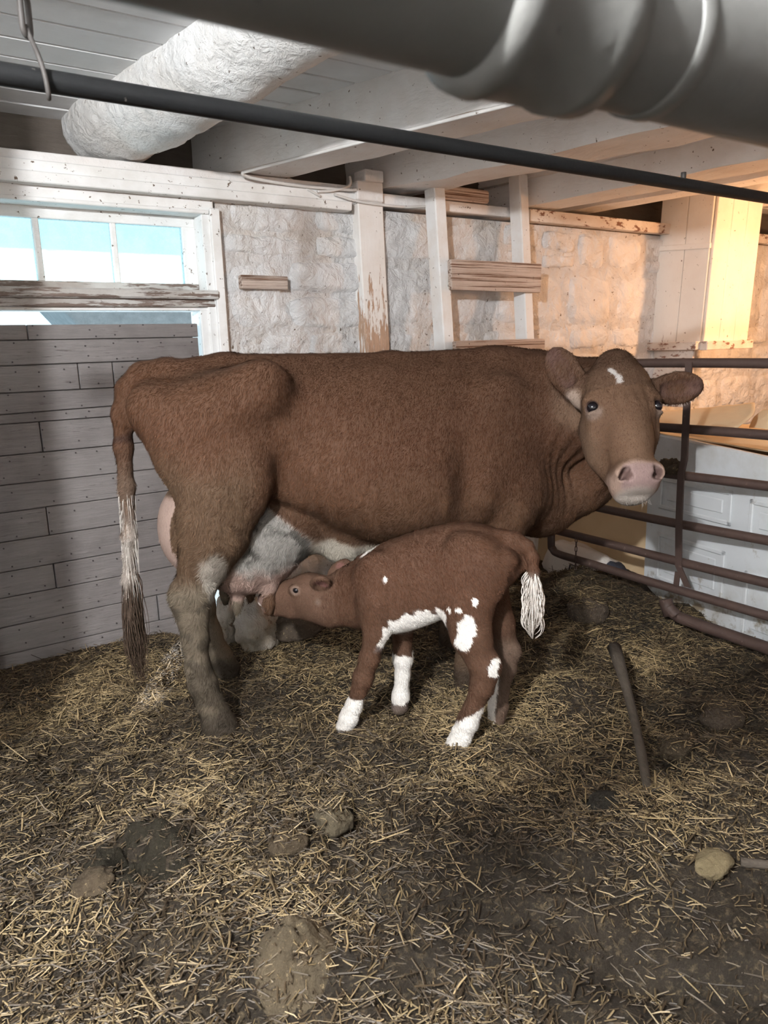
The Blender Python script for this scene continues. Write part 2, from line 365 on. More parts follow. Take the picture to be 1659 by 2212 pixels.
box('shim', -0.055, 0.07, -0.06, 0.05, 2.30, 2.36, M['beam'], post, 0.005, 0.003)
ladder = empty('hay_ladder', (2.0, -0.12, 0)); tag(ladder, 'old wooden loft ladder with wide board rungs leaning on the stone wall', 'ladder')
for (a, b, zt) in ((1.622, 1.698, 2.31), (2.287, 2.36, 2.43)):
    c = corners(a, b, -0.155, -0.05, 0.0, zt, 0.003)
    for q in range(4): c[q].y -= 0.155; c[q].x += 0.01
    for q in range(4, 8): c[q].y += 0.02
    hexobj('side_rail', [v-ladder.location for v in c], M['rail'], ladder, 0.006)
for (z, x0, x1) in ((1.722, 1.668, 2.405), (1.262, 1.672, 2.415), (0.75, 1.67, 2.40), (0.28, 1.67, 2.40)):
    yb = -0.172-(2.2-z)*0.067+0.02
    box('rung_board', x0-2.0, x1-2.0, yb-0.035+0.12, yb+0.12, z, z+0.17, M['rung'], ladder, 0.006, 0.004)
tag(box('wall_plank', 1.72, 2.12, -0.045, 0.05, 2.255, 2.335, M['rung'], jit=0.004, bevel=0.012), 'short flaking plank end lying on the wall head by the ladder', 'plank')
stub = tag(box('lath', 0.44, 0.70, -0.045, 0.0, 1.725, 1.79, M['rung'], jit=0.003), 'thin worn wooden strip let into the whitewashed stones', 'strip')

# hay chute on the warm lit part of the wall
chute = empty('hay_chute', (4.2, -0.2, 1.38)); tag(chute, 'cream painted boarded hay chute with peeling lower end', 'chute')
def cb(name, pts, m='chute'): hexobj(name, [Vector(p)-chute.location for p in pts], M[m], chute, 0.004)
def side(y0, y1): # lower end set a little closer to the door
    cb('side_board', ((3.85, y0, 1.38), (3.872, y0, 1.38), (3.872, y1, 1.38), (3.85, y1, 1.38), (3.925, y0, 2.44), (3.947, y0, 2.44), (3.947, y1, 2.44), (3.925, y1, 2.44)))
side(-0.40, -0.20); side(-0.196, 0.03)
for k in range(3):
    a = 3.86+0.19*k; t = a+0.085
    cb('front_board', ((a, -0.424, 1.38), (a+0.186, -0.424, 1.38), (a+0.186, -0.40, 1.38), (a, -0.40, 1.38), (t, -0.424, 2.44), (t+0.186, -0.424, 2.44), (t+0.186, -0.40, 2.44), (t, -0.40, 2.44)))
cb('far_side_board', ((4.42, -0.40, 1.38), (4.442, -0.40, 1.38), (4.442, 0.03, 1.38), (4.42, 0.03, 1.38), (4.51, -0.40, 2.44), (4.532, -0.40, 2.44), (4.532, 0.03, 2.44), (4.51, 0.03, 2.44)))
cb('side_batten', ((3.885, -0.41, 2.03), (3.905, -0.41, 2.03), (3.905, 0.02, 2.06), (3.885, 0.02, 2.06), (3.888, -0.41, 2.07), (3.908, -0.41, 2.07), (3.908, 0.02, 2.10), (3.888, 0.02, 2.10)))
cb('side_ledge', ((3.80, -0.40, 1.325), (3.87, -0.40, 1.325), (3.87, 0.03, 1.325), (3.80, 0.03, 1.325), (3.80, -0.40, 1.385), (3.87, -0.40, 1.385), (3.87, 0.03, 1.385), (3.80, 0.03, 1.385)), 'ledge')
cb('front_ledge', ((3.85, -0.46, 1.32), (4.45, -0.46, 1.32), (4.45, -0.40, 1.32), (3.85, -0.40, 1.32), (3.85, -0.46, 1.385), (4.45, -0.46, 1.385), (4.45, -0.40, 1.385), (3.85, -0.40, 1.385)), 'ledge')
cb('foot_board', ((3.86, -0.34, 0.9), (3.885, -0.34, 0.9), (3.885, 0.0, 0.9), (3.86, 0.0, 0.9), (3.86, -0.34, 1.325), (3.885, -0.34, 1.325), (3.885, 0.0, 1.325), (3.86, 0.0, 1.325)), 'ledge')

# overhead beams
def beam(name, label, p0, p1, w, h, m='beam', rough=0.012, seg=60, lean=0.0):
    p0, p1 = Vector(p0), Vector(p1); d = (p1-p0).normalized(); sd = Vector((-d.y, d.x, 0)) if d.y > 0 else Vector((-d.y, d.x, 0))
    if sd.x < 0: sd = -sd
    ring = [(0, 0), (0.5, -0.004), (1, 0), (1, 0.5), (1, 1), (0.5, 1), (0, 1), (0, 0.75), (0, 0.5), (0, 0.25)]
    V, F = [], []; k = len(ring); sx = random.random()*40
    for i in range(seg+1):
        c = p0.lerp(p1, i/seg)
        for (u, v) in ring:
            p = c+sd*(u*w+lean*v)+Vector((0, 0, v*h))
            e = Vector((mnoise.noise((p.x*4+sx, p.y*4, p.z*9)), mnoise.noise((p.x*4, p.y*4+sx, p.z*9)), mnoise.noise((p.x*4, p.y*4, p.z*9+sx))))
            V.append(p+e*rough)
    for i in range(seg):
        for j in range(k): F.append((i*k+j, i*k+(j+1) % k, (i+1)*k+(j+1) % k, (i+1)*k+j))
    F += [tuple(reversed(range(k))), tuple(seg*k+j for j in range(k))]
    bm = bmesh.new(); vs = [bm.verts.new(p) for p in V]
    for f in F: bm.faces.new([vs[q] for q in f])
    bmesh.ops.recalc_face_normals(bm, faces=bm.faces)
    return tag(frombm(name, bm, M[m]), label, 'beam')
beam('ceiling_beam', 'squared whitewashed beam with a white cable along its lower edge', (0.36, 0.30, 2.285), (2.075, -5.0, 2.285), 0.27, 0.235)
beam('ceiling_beam', 'thick cracked whitewashed beam resting on the broad post', (1.30, 0.30, 2.285), (2.678, -5.0, 2.285), 0.30, 0.235, rough=0.016)
beam('ceiling_beam', 'whitewashed beam with bare grain beside the ladder top', (2.38, 0.30, 2.262), (3.147, -5.0, 2.262), 0.27, 0.16, rough=0.008)
beam('ceiling_beam', 'wide flat upper board lying over the ladder side beam', (2.33, 0.30, 2.42), (3.15, -5.0, 2.42), 0.36, 0.10, rough=0.006)
beam('ceiling_beam', 'warm lit beam between the ladder and the hay chute', (3.0, 0.30, 2.31), (4.0, -5.0, 2.31), 0.22, 0.20, rough=0.008)
beam('ceiling_beam', 'far beam directly above the hay chute', (4.3, 0.30, 2.38), (5.3, -5.0, 2.38), 0.24, 0.14, rough=0.008)
# round log
V, F = [], []; seg, k = 130, 28
p0, p1 = Vector((-0.10, 0.34, 2.475)), Vector((0.63, -5.0, 2.475)); d = (p1-p0).normalized(); sd = Vector((-d.y, d.x, 0))
if sd.x < 0: sd = -sd
for i in range(seg+1):
    t = i/seg; c = p0.lerp(p1, t)
    rr = 0.178+0.012*math.sin(t*10+1)-0.03*max(0, (0.05-t)/0.05)
    for j in range(k):
        w = 2*math.pi*j/k; q = sd*math.cos(w)*rr*1.08+Vector((0, 0, math.sin(w)*rr))
        p = c+q; nn = 0.014*mnoise.noise(p*5)+0.008*mnoise.noise(p*16)+0.005*mnoise.noise(p*38)
        if math.cos(w) > 0.3: nn += 0.028*min(0, mnoise.noise(p*3+Vector((4, 0, 0))))
        V.append(p+q.normalized()*nn)
for i in range(seg):
    for j in range(k): F.append((i*k+j, i*k+(j+1) % k, (i+1)*k+(j+1) % k, (i+1)*k+j))
F += [tuple(reversed(range(k))), tuple(seg*k+j for j in range(k))]
tag(pymesh('log_beam', V, F, M['log']), 'round rough-barked whitewashed log carrying the ceiling above the window', 'log beam')

# cables
def cable(label, pts, r=0.008):
    return tag(tube('electric_cable', spline(pts), r, M['cable'], None, 8), label, 'cable')
cable('painted white cable stapled along the lower edge of a squared beam', ((1.17, -2.2, 2.277), (0.98, -1.6, 2.278), (0.80, -1.06, 2.277), (0.62, -0.5, 2.276), (0.50, -0.13, 2.274), (0.47, -0.075, 2.262), (0.56, -0.065, 2.248), (0.80, -0.055, 2.24), (1.05, -0.055, 2.245), (1.14, -0.06, 2.25)))
cable('painted white cable sagging across the post top to the ladder', ((1.0, -0.06, 2.215), (1.14, -0.068, 2.19), (1.32, -0.068, 2.183), (1.5, -0.05, 2.19), (1.66, -0.04, 2.21)), 0.007)
cable('painted white cable looping up into the dark eaves hole', ((0.92, -0.05, 2.20), (0.84, -0.04, 2.235), (0.78, 0.03, 2.29), (0.84, 0.10, 2.285), (0.95, 0.08, 2.25)), 0.007)
cable('painted white cable dropping beside the post head', ((1.12, -0.03, 2.32), (1.10, -0.055, 2.27), (1.0, -0.06, 2.235), (0.90, -0.055, 2.222)), 0.007)

# overhead pipes
bar = empty('stall_bar', (-0.9, -2.07, 1.918)); tag(bar, 'thin black steel bar spanning the stall above the cow', 'bar')
tube('tube', [Vector((-1.4+0.36*i, -2.083+0.0085*i, 1.912+0.0014*i))-bar.location for i in range(12)], 0.0205, M['black_bar'], bar, 18)
tube('set_screw', [Vector((1.22, -2.0235, 1.928))-bar.location, Vector((1.22, -2.0235, 1.960))-bar.location], 0.009, M['chain'], bar, 8)
pipe = empty('milk_pipe', (-0.6, -3.234, 1.654)); tag(pipe, 'thick grey pipe with a sleeve coupling crossing close overhead', 'pipe')
tube('pipe_run', [(-0.9+0.2*i, 0, 0) for i in range(11)], 0.058, M['pvc'], pipe, 40)
tube('coupling', [(-0.185, 0, 0), (-0.18, 0, 0), (-0.165, 0, 0), (-0.16, 0, 0), (-0.09, 0, 0), (-0.085, 0, 0), (-0.06, 0, 0), (-0.055, 0, 0)], [0.060, 0.069, 0.0715, 0.0685, 0.0675, 0.071, 0.0705, 0.059], M['pvc'], pipe, 40)
tube('clamp_band', [(0.015, 0, 0), (0.017, 0, 0), (0.035, 0, 0), (0.037, 0, 0)], [0.058, 0.0605, 0.0605, 0.058], M['pvc'], pipe, 40)
def link_mesh(name, L, W, r, m, parent, loc, rot):
    pts = []
    for i in range(20):
        w = 2*math.pi*i/20; pts.append(Vector((math.cos(w)*(W/2-r), 0, math.sin(w)*(W/2-r)+(L/2-W/2)*(1 if math.sin(w) > 0 else -1))))
    n = 6; V, F = [], []
    for i, p in enumerate(pts):
        t = (pts[(i+1) % 20]-pts[i-1]).normalized(); b = Vector((0, 1, 0)); a = t.cross(b)
        for k in range(n):
            w = 2*math.pi*k/n; V.append(p+(a*math.cos(w)+b*math.sin(w))*r)
    for i in range(20):
        for k in range(n): F.append((i*n+k, i*n+(k+1) % n, ((i+1) % 20)*n+(k+1) % n, ((i+1) % 20)*n+k))
    o = pymesh(name, V, F, m, parent); o.location = loc; o.rotation_euler = rot; return o
bx = Vector((-0.842, -2.073, 1.915))           # where the hook hangs over the bar
ch = empty('hanging_chain', bx); tag(ch, 'short dark iron chain with a wire hook hanging over the black bar', 'chain')
for k, (dz, rz) in enumerate(((0.355, 1.3), (0.30, -0.2), (0.235, 1.2), (0.17, -0.3), (0.105, 0.95))):
    link_mesh('chain_link', 0.086, 0.042, 0.0055, M['chain'], ch, (-0.022+0.012*(k == 4), -0.002, dz), (0, 0.06, rz))
tube('hook', spline([(-0.012, -0.005, 0.085), (-0.006, -0.012, 0.06), (0.0, -0.026, 0.03), (0.006, -0.029, 0.0), (0.01, -0.024, -0.03), (0.012, -0.012, -0.036)]), 0.0048, M['chain'], ch, 8)

# ------------------------------------------------------------------ ground
mounds = []   # (x, y, radius, height)
def mound(px, py, r, h): p = gp(px, py, 0); mounds.append((p.x, p.y, r, h))
for a in ((30, 1700, 0.16, 0.09), (480, 1625, 0.14, 0.06), (632, 2080, 0.12, 0.075), (1240, 1520, 0.17, 0.07), (1500, 1620, 0.15, 0.06), (150, 1960, 0.2, 0.05),
          (1340, 1340, 0.25, 0.08), (1200, 1300, 0.30, 0.14), (1330, 1280, 0.28, 0.12), (700, 1370, 0.22, 0.06), (620, 1370, 0.14, 0.05), (1480, 1340, 0.2, 0.05), (1560, 1700, 0.2, 0.05), (240, 1840, 0.12, 0.05), (350, 1830, 0.1, 0.05)): mound(*a)
for a in ((290, 1860, 0.07, -0.09), (345, 1890, 0.055, -0.09), (340, 1790, 0.05, -0.06), (1500, 1780, 0.12, -0.05), (1010, 1700, 0.06, -0.05), (1330, 2060, 0.12, -0.06), (1480, 2120, 0.14, -0.06), (900, 2110, 0.07, -0.04), (1460, 1600, 0.1, -0.05),
          (1150, 1850, 0.06, -0.05), (760, 1930, 0.07, -0.04), (530, 1545, 0.06, -0.03), (90, 1660, 0.05, -0.05), (1250, 1900, 0.08, -0.05)): mound(*a)
mounds.append((0.10, -0.02, 0.16, -0.16))
def gz(x, y):
    z = 0.024*vnoise(x*2.3, y*2.3, 1)+0.026*vnoise(x*6.1, y*6.1, 2)+0.020*vnoise(x*14, y*14, 3)+0.009*vnoise(x*31, y*31, 4)-0.012
    near = np.clip((-0.25-y)/0.5, 0.25, 1); z = z*near
    for (mx, my, r, h) in mounds: z = z+h*np.exp(-((x-mx)**2+(y-my)**2)/(r*r)*1.4)
    return z
gx = np.concatenate([np.arange(-3.0, -1.9, 0.08), np.arange(-1.9, 2.35, 0.0165), np.arange(2.35, 6.4, 0.1)]); gy = np.concatenate([np.arange(-6.2, -3.6, 0.1), np.arange(-3.6, 0.16, 0.0165)])
X, Y = np.meshgrid(gx, gy); Z = gz(X, Y)+0.004*vnoise(X*70, Y*70, 5)
nx, ny = len(gx), len(gy)
V = np.stack([X, Y, Z], -1).reshape(-1, 3)
ii = (np.arange(ny-1)[:, None]*nx+np.arange(nx-1)[None]).ravel()
Q = np.stack([ii, ii+1, ii+1+nx, ii+nx], 1)
def npmesh(name, V, Q, m, parent=None, smooth=True):
    me = bpy.data.meshes.new(name); me.vertices.add(len(V)); me.vertices.foreach_set('co', np.asarray(V, np.float32).ravel())
    k = Q.shape[1]; me.loops.add(Q.size); me.loops.foreach_set('vertex_index', Q.astype(np.int32).ravel())
    me.polygons.add(len(Q)); me.polygons.foreach_set('loop_start', np.arange(0, Q.size, k, dtype=np.int32))
    me.polygons.foreach_set('use_smooth', np.full(len(Q), smooth)); me.update(calc_edges=True); me.validate()
    return link(name, me, m, parent)
n = N('trodden_dung')
c = n.mix(n.noise(7, 8, 0.7), (0.010, 0.0075, 0.005), (0.062, 0.044, 0.027))
c = n.mix(n.ramp(n.noise(55, 6, 0.75), 0.52, 0.66), c, (0.15, 0.112, 0.065))
c = n.mix(n.ramp(n.noise(2.2, 4, 0.6), 0.50, 0.70), c, n.mix(0.55, c, (0.02, 0.016, 0.011)))
n.bump((n.noise(45, 8, 0.75), 1.0, 0.02), (n.noise(160, 4, 0.7), 0.8, 0.006))
M['dung'] = n.done(c, 0.72, 0.35)
tag(npmesh('floor', V, Q, M['dung']), 'trodden dung and straw bedding covering the stall floor', 'floor', kind='structure')

def strand_mesh(name, P0, P1, bend, wid, colr, m, parent=None):
    """flat-sided straw pieces: 2 segments, triangular section"""
    n_ = len(P0); D = P1-P0; L = np.linalg.norm(D, axis=1, keepdims=True); D = D/L
    up = np.tile(np.array([[0, 0, 1.0]]), (n_, 1)); A = np.cross(D, up); A /= np.maximum(np.linalg.norm(A, axis=1, keepdims=True), 1e-6); B = np.cross(A, D)
    PM = (P0+P1)/2+bend
    V = np.zeros((n_, 9, 3)); w = wid[:, None]
    for s, (P, sc) in enumerate(((P0, 0.8), (PM, 1.0), (P1, 0.7))):
        V[:, s*3] = P-A*w*sc; V[:, s*3+1] = P+A*w*sc; V[:, s*3+2] = P+B*w*sc*0.8
    q = np.array([(s*3+k, s*3+(k+1) % 3, s*3+3+(k+1) % 3, s*3+3+k) for s in range(2) for k in range(3)])
    Q = (np.arange(n_)[:, None, None]*9+q[None]).reshape(-1, 4)
    o = npmesh(name, V.reshape(-1, 3), Q, m, parent, smooth=False)
    at = o.data.color_attributes.new('col', 'FLOAT_COLOR', 'POINT')
    C = np.repeat(np.concatenate([colr, np.ones((n_, 1))], 1), 9, axis=0); at.data.foreach_set('color', C.astype(np.float32).ravel())
    return o
n = N('straw'); n.bump((n.noise(300, 2, 0.5), 0.2, 0.002)); M['straw'] = n.done(n.attr('col'), 0.55, 0.4)
NS = 120000
sx = rng.uniform(-1.7, 2.1, NS*3); sy = -0.02-rng.uniform(0, 3.35, NS*3)
dep = (sx-EYE.x)*CF.x+(sy-EYE.y)*CF.y
lat = (sx-EYE.x)*CR.x+(sy-EYE.y)*CR.y
wet = vnoise(sx*1.7+3, sy*1.7, 11)+0.6*vnoise(sx*4, sy*4, 12)          # wet, bare patches
rightness = np.clip((lat-0.15)/0.7, 0, 1)*np.clip((2.4-dep)/0.8, 0, 1)
prob = np.clip(0.62-0.40*wet-0.45*rightness, 0.10, 1.0)*np.clip(1.5-0.16*dep, 0.5, 1.3)
for (px, py, r) in ((290, 1850, 0.15), (1310, 1715, 0.05), (620, 2050, 0.09), (1240, 1520, 0.13), (1480, 1600, 0.10)):
    p = gp(px, py); prob *= 1-0.72*np.exp(-((sx-p.x)**2+(sy-p.y)**2)/(r*r))
heap = np.exp(-((sx-1.75)**2+(sy+1.0)**2)/0.25); prob = np.clip(prob+0.5*heap, 0, 1.3)
keep = (rng.random(NS*3) < prob*0.8) & (dep > 0.95) & (dep < 5) & (np.abs(lat) < 0.62*dep+0.25)
sx, sy, dep, lat, wet = sx[keep][:NS], sy[keep][:NS], dep[keep][:NS], lat[keep][:NS], wet[keep][:NS]; k = len(sx)
ln = np.exp(rng.normal(math.log(0.024), 0.62, k)).clip(0.007, 0.16); az = rng.uniform(0, 2*math.pi, k); el = rng.normal(0, 0.20, k)
hgt = gz(sx, sy)
for (px, py, r) in ((722, 1770, (0.058, 0.052, 0.052)), (625, 1825, (0.062, 0.05, 0.04)), (1560, 1545, (0.095, 0.07, 0.055)), (1268, 1350, (0.11, 0.09, 0.085)), (1465, 1640, (0.07, 0.05, 0.045))):
    p = gp(px, py); q = ((sx-p.x)/r[0])**2+((sy-p.y)/r[1])**2; up_ = float(gz(np.array([p.x]), np.array([p.y]))[0])+r[2]*(0.5+np.sqrt(np.clip(1-q, 0, 1))); hgt = np.where(q < 0.9, np.maximum(hgt, up_), hgt)
hgt = hgt+rng.uniform(-0.001, 0.012, k)+np.abs(np.sin(el))*ln*0.4
Dv = np.stack([np.cos(az)*np.cos(el), np.sin(az)*np.cos(el), np.sin(el)], 1)*ln[:, None]/2; Cn = np.stack([sx, sy, hgt], 1)
bend = rng.normal(0, 1, (k, 3))*ln[:, None]*0.05
tone = rng.random(k); clump = 0.5*vnoise(sx*5.2, sy*5.2, 31)+0.35*vnoise(sx*11, sy*11, 32); dirty = np.clip(1.35*rng.random(k)**0.75+0.30*wet+0.45*clump+0.10, 0, 1)
base = np.stack([0.29+0.24*tone, 0.222+0.19*tone, 0.112+0.12*tone], 1); brown = np.stack([0.034+0.045*tone, 0.024+0.032*tone, 0.014+0.018*tone], 1)
colr = (base*(1-dirty[:, None])+brown*dirty[:, None])*np.array([[0.90, 0.86, 0.82]])
strand_o = strand_mesh('straw_bedding', Cn-Dv, Cn+Dv, bend, rng.uniform(0.0009, 0.0027, k)*(0.85+3*ln.clip(0, 0.08)), colr, M['straw'])
tag(strand_o, 'loose yellow and brown straw strewn over the stall floor', 'straw', kind='stuff')

# ------------------------------------------------------------------ animals: one continuous skin each, grown from blended solids
class Solid:
    def __init__(s, lo, hi, h):
        s.lo = np.array(lo, np.float32); s.h = h; s.n = np.ceil((np.array(hi)-s.lo)/h).astype(int)+1
        s.F = np.full(s.n, 0.5, np.float32)
        s.ax = [s.lo[i]+h*np.arange(s.n[i], dtype=np.float32) for i in range(3)]
    def sub(s, lo, hi, pad):
        sl = []
        for i in range(3):
            a = int(max(0, math.floor((lo[i]-pad-s.lo[i])/s.h))); b = int(min(s.n[i], math.ceil((hi[i]+pad-s.lo[i])/s.h)+1)); sl.append(slice(a, max(a+1, b)))
        g = np.meshgrid(s.ax[0][sl[0]], s.ax[1][sl[1]], s.ax[2][sl[2]], indexing='ij'); return tuple(sl), g
    def blend(s, sl, d, k, cut=False):
        f = s.F[sl]; d = d.astype(np.float32)
        if cut: d = -d; hh = np.clip(k-np.abs(f-d), 0, None)/k; s.F[sl] = np.maximum(f, d)+hh*hh*k*0.25
        else: hh = np.clip(k-np.abs(f-d), 0, None)/k; s.F[sl] = np.minimum(f, d)-hh*hh*k*0.25
    def chain(s, pts, k=0.05, sy=1.0):                        # (x, y, z, r) joints, tapering between them; sy squeezes sideways
        for p, q in zip(pts[:-1], pts[1:]):
            p, q = np.array(p), np.array(q); r = max(p[3], q[3])
            sl, (X, Y, Z) = s.sub(np.minimum(p, q)[:3]-r, np.maximum(p, q)[:3]+r, k+0.02)
            d = q[:3]-p[:3]; L = max(d@d, 1e-9); t = np.clip(((X-p[0])*d[0]+(Y-p[1])*d[1]+(Z-p[2])*d[2])/L, 0, 1)
            dy = (Y-(p[1]+t*d[1]))/sy
            s.blend(sl, np.sqrt((X-(p[0]+t*d[0]))**2+dy**2+(Z-(p[2]+t*d[2]))**2)-(p[3]+t*(q[3]-p[3])), k)
    def blob(s, c, r, k=0.05, rot=None, cut=False):           # ellipsoid; rot columns are its axes
        c, r = np.array(c, float), np.array(r, float); R = np.eye(3) if rot is None else np.array(rot, float)
        ext = np.sqrt((R**2) @ (r**2))
        sl, (X, Y, Z) = s.sub(c-ext, c+ext, k+0.02)
        P = [X-c[0], Y-c[1], Z-c[2]]; U = [sum(P[i]*R[i, j] for i in range(3))/r[j] for j in range(3)]
        k0 = np.sqrt(U[0]**2+U[1]**2+U[2]**2); k1 = np.sqrt((U[0]/r[0])**2+(U[1]/r[1])**2+(U[2]/r[2])**2)+1e-6
        s.blend(sl, k0*(k0-1)/k1, k, cut)
    def barrel(s, prof, k=0.06, egg=0.18, p=2.25, pad=0.08):  # rows (x, top, bottom, half width)
        a = np.array(prof, float)
        sl, (X, Y, Z) = s.sub((a[:, 0].min(), -a[:, 3].max(), a[:, 2].min()), (a[:, 0].max(), a[:, 3].max(), a[:, 1].max()), pad)
        xx = X[:, 0, 0]; xf = np.linspace(a[0, 0], a[-1, 0], 200)
        def sm(c):
            y = np.interp(xf, a[:, 0], a[:, c])
            for _ in range(60): y[1:-1] = 0.25*y[:-2]+0.5*y[1:-1]+0.25*y[2:]
            return np.interp(xx, xf, y)[:, None, None]
        top, bot, w = sm(1), sm(2), sm(3); zc = (top+bot)/2; hz = (top-bot)/2; zn = np.clip((Z-zc)/hz, -1.3, 1.3)
        ww = w*(1-egg*zn-0.05*zn*zn)
        q = (np.abs(Y/ww)**p+np.abs(zn)**p)**(1/p)
        d = (q-1)*np.minimum(w, hz)*0.9
        over = np.maximum(np.maximum(a[0, 0]-X, X-a[-1, 0]), 0)
        s.blend(sl, np.sqrt(np.maximum(d, 0)**2+over**2)+np.minimum(d, 0), k)
    def mesh(s, relax=4):
        F = s.F; ins = F < 0
        c = [F[i:F.shape[0]-1+i, j:F.shape[1]-1+j, k:F.shape[2]-1+k] for i in (0, 1) for j in (0, 1) for k in (0, 1)]
        m = np.zeros(c[0].shape, np.uint8)
        for q in c: m += (q < 0)
        act = (m > 0) & (m < 8); I = np.argwhere(act); idx = np.full(act.shape, -1, np.int32); idx[act] = np.arange(len(I))
        vals = np.stack([q[act] for q in c], 1); offs = np.array([(i, j, k) for i in (0, 1) for j in (0, 1) for k in (0, 1)], float)
        acc = np.zeros((len(I), 3)); cnt = np.zeros(len(I))
        for a in range(8):
            for b in range(a+1, 8):
                if np.abs(offs[a]-offs[b]).sum() != 1: continue
                va, vb = vals[:, a], vals[:, b]; x = (va < 0) != (vb < 0); t = np.where(x, va/(va-vb+1e-12), 0)
                acc += np.where(x[:, None], offs[a]+(offs[b]-offs[a])*t[:, None], 0); cnt += x
        V = s.lo+s.h*(I+acc/cnt[:, None])
        Q = []
        for ax in range(3):
            a = [slice(1, -1)]*3; a[ax] = slice(0, F.shape[ax]-1); b = list(a); b[ax] = slice(1, F.shape[ax])
            A, B = ins[tuple(a)], ins[tuple(b)]; E = np.argwhere(A != B)
            if not len(E): continue
            fl = A[A != B]; E = E+np.array([0 if i == ax else 1 for i in range(3)])
            u, v = [(1, 2), (2, 0), (0, 1)][ax]; eu = np.eye(3, dtype=int)[u]; ev = np.eye(3, dtype=int)[v]
            q = np.stack([idx[tuple((E-eu-ev).T)], idx[tuple((E-ev).T)], idx[tuple(E.T)], idx[tuple((E-eu).T)]], 1)
            q[~fl] = q[~fl][:, ::-1]; Q.append(q)
        Q = np.concatenate(Q)
        ed = np.concatenate([Q[:, [0, 1]], Q[:, [1, 2]], Q[:, [2, 3]], Q[:, [3, 0]]]); ed = np.concatenate([ed, ed[:, ::-1]])
        deg = np.bincount(ed[:, 0], minlength=len(V))[:, None]
        for it in range(relax):
            for lam in (0.5, -0.47):
                av = np.stack([np.bincount(ed[:, 0], V[ed[:, 1], i], len(V)) for i in range(3)], 1)/np.maximum(deg, 1); V = V+lam*(av-V)
        return V, Q
def n3(P, sc, seed=0.0):
    x, y, z = P[:, 0]*sc+seed, P[:, 1]*sc, P[:, 2]*sc
    return (vnoise(x+0.37*z, y+0.61*z, 21)+vnoise(y+1.7+0.53*x, z+0.2*x, 22)+vnoise(z+3.1, x-0.4*y, 23))/1.8
def step(v, a, b): t = np.clip((v-a)/(b-a), 0, 1); return t*t*(3-2*t)
def paint(C, m, col): m = np.clip(m, 0, 1)[:, None]; return C*(1-m)+m*np.array([col])
def skin_object(name, V, Q, C, m, parent):
    o = npmesh(name, V, Q, m, parent); at = o.data.color_attributes.new('col', 'FLOAT_COLOR', 'POINT')
    at.data.foreach_set('color', np.concatenate([C, np.ones((len(C), 1))], 1).astype(np.float32).ravel()); return o
def coat(name, curl=1.0):
    n = N(name); c = n.mix(n.noise(26, 7, 0.7, (1, 1, 1.6), 0.5), n.mix(0.16, n.attr('col'), (0.02, 0.012, 0.008)), n.mix(0.03, n.attr('col'), (0.9, 0.75, 0.6)))
    c = n.mix(n.ramp(n.noise(150, 4, 0.65, (1.2, 1.2, 0.4), 1.2), 0.52, 0.75), c, n.mix(0.30, c, (0.02, 0.012, 0.008)))
    n.bump((n.noise(95, 5, 0.6, (1.2, 1.2, 0.45), 1.6), 0.42*curl, 0.006), (n.noise(320, 3, 0.6, (1.2, 1.2, 0.35), 0.8), 0.25, 0.0025))
    return n.done(c, 0.72, 0.08)
M['coat'] = coat('cow_coat'); M['calf_coat'] = coat('calf_coat', 0.8)
M['eye'] = plain('eye', (0.006, 0.005, 0.007), 0.05, 0.8)
M['hair_dark'] = plain('tail_hair', (0.085, 0.055, 0.038), 0.6, 0.3); M['hair_white'] = plain('white_hair', (0.72, 0.66, 0.60), 0.6, 0.3)
M['whisker'] = plain('whisker', (0.75, 0.70, 0.65), 0.5, 0.3)
def ball(name, c, r, m, parent):
    bm = bmesh.new(); bmesh.ops.create_uvsphere(bm, u_segments=16, v_segments=10, radius=1)
    for v in bm.verts: v.co = Vector((v.co.x*r[0], v.co.y*r[1], v.co.z*r[2]))
    o = frombm(name, bm, m, parent, True); o.location = c; return o

# ---- cow: local x towards her head, y away from the camera side, z up
CO = (-0.15, 2.95, 0); CANG = math.radians(18)
hv = turn((math.cos(CANG), math.sin(CANG), 0)); cow = empty('cow', place(CO), math.atan2(hv.y, hv.x))
tag(cow, 'brown cow with a white forehead mark standing sideways and looking round', 'cow')
s = Solid((-1.0, -0.92, -0.06), (1.48, 0.50, 1.46), 0.0085)
s.barrel([(-0.74, 1.335, 1.10, 0.10), (-0.62, 1.372, 0.98, 0.17), (-0.48, 1.383, 0.90, 0.215), (-0.32, 1.380, 0.84, 0.245), (-0.15, 1.374, 0.735, 0.285), (0.05, 1.372, 0.635, 0.330), (0.22, 1.368, 0.600, 0.338),
          (0.40, 1.365, 0.615, 0.318), (0.58, 1.368, 0.620, 0.270), (0.72, 1.372, 0.630, 0.215), (0.86, 1.335, 0.640, 0.165)], egg=0.30)
s.chain([(-0.72, 0, 1.315, 0.045), (-0.45, 0, 1.345, 0.04), (0.2, 0, 1.335, 0.035), (0.62, 0, 1.345, 0.035)], 0.06)             # spine
for sg in (-1, 1):
    s.blob((-0.345, sg*0.215, 1.305), (0.075, 0.050, 0.060), 0.12)                                                              # hook bone
    s.blob((-0.725, sg*0.115, 1.235), (0.060, 0.050, 0.055), 0.07)                                                              # pin bone
    s.chain([(-0.70, sg*0.115, 1.20, 0.07), (-0.50, sg*0.17, 1.215, 0.08), (-0.36, sg*0.195, 1.26, 0.07)], 0.12)
    s.blob((-0.54, sg*0.165, 1.08), (0.20, 0.105, 0.20), 0.08)                                                                  # thigh
    s.blob((0.60, sg*0.185, 1.02), (0.165, 0.075, 0.26), 0.08)                                                                  # shoulder blade
    s.blob((0.68, sg*0.165, 0.80), (0.13, 0.085, 0.14), 0.08)
    s.blob((-0.20, sg*0.36, 1.15), (0.075, 0.10, 0.12), 0.10, cut=True)                                                         # hollow before the hip
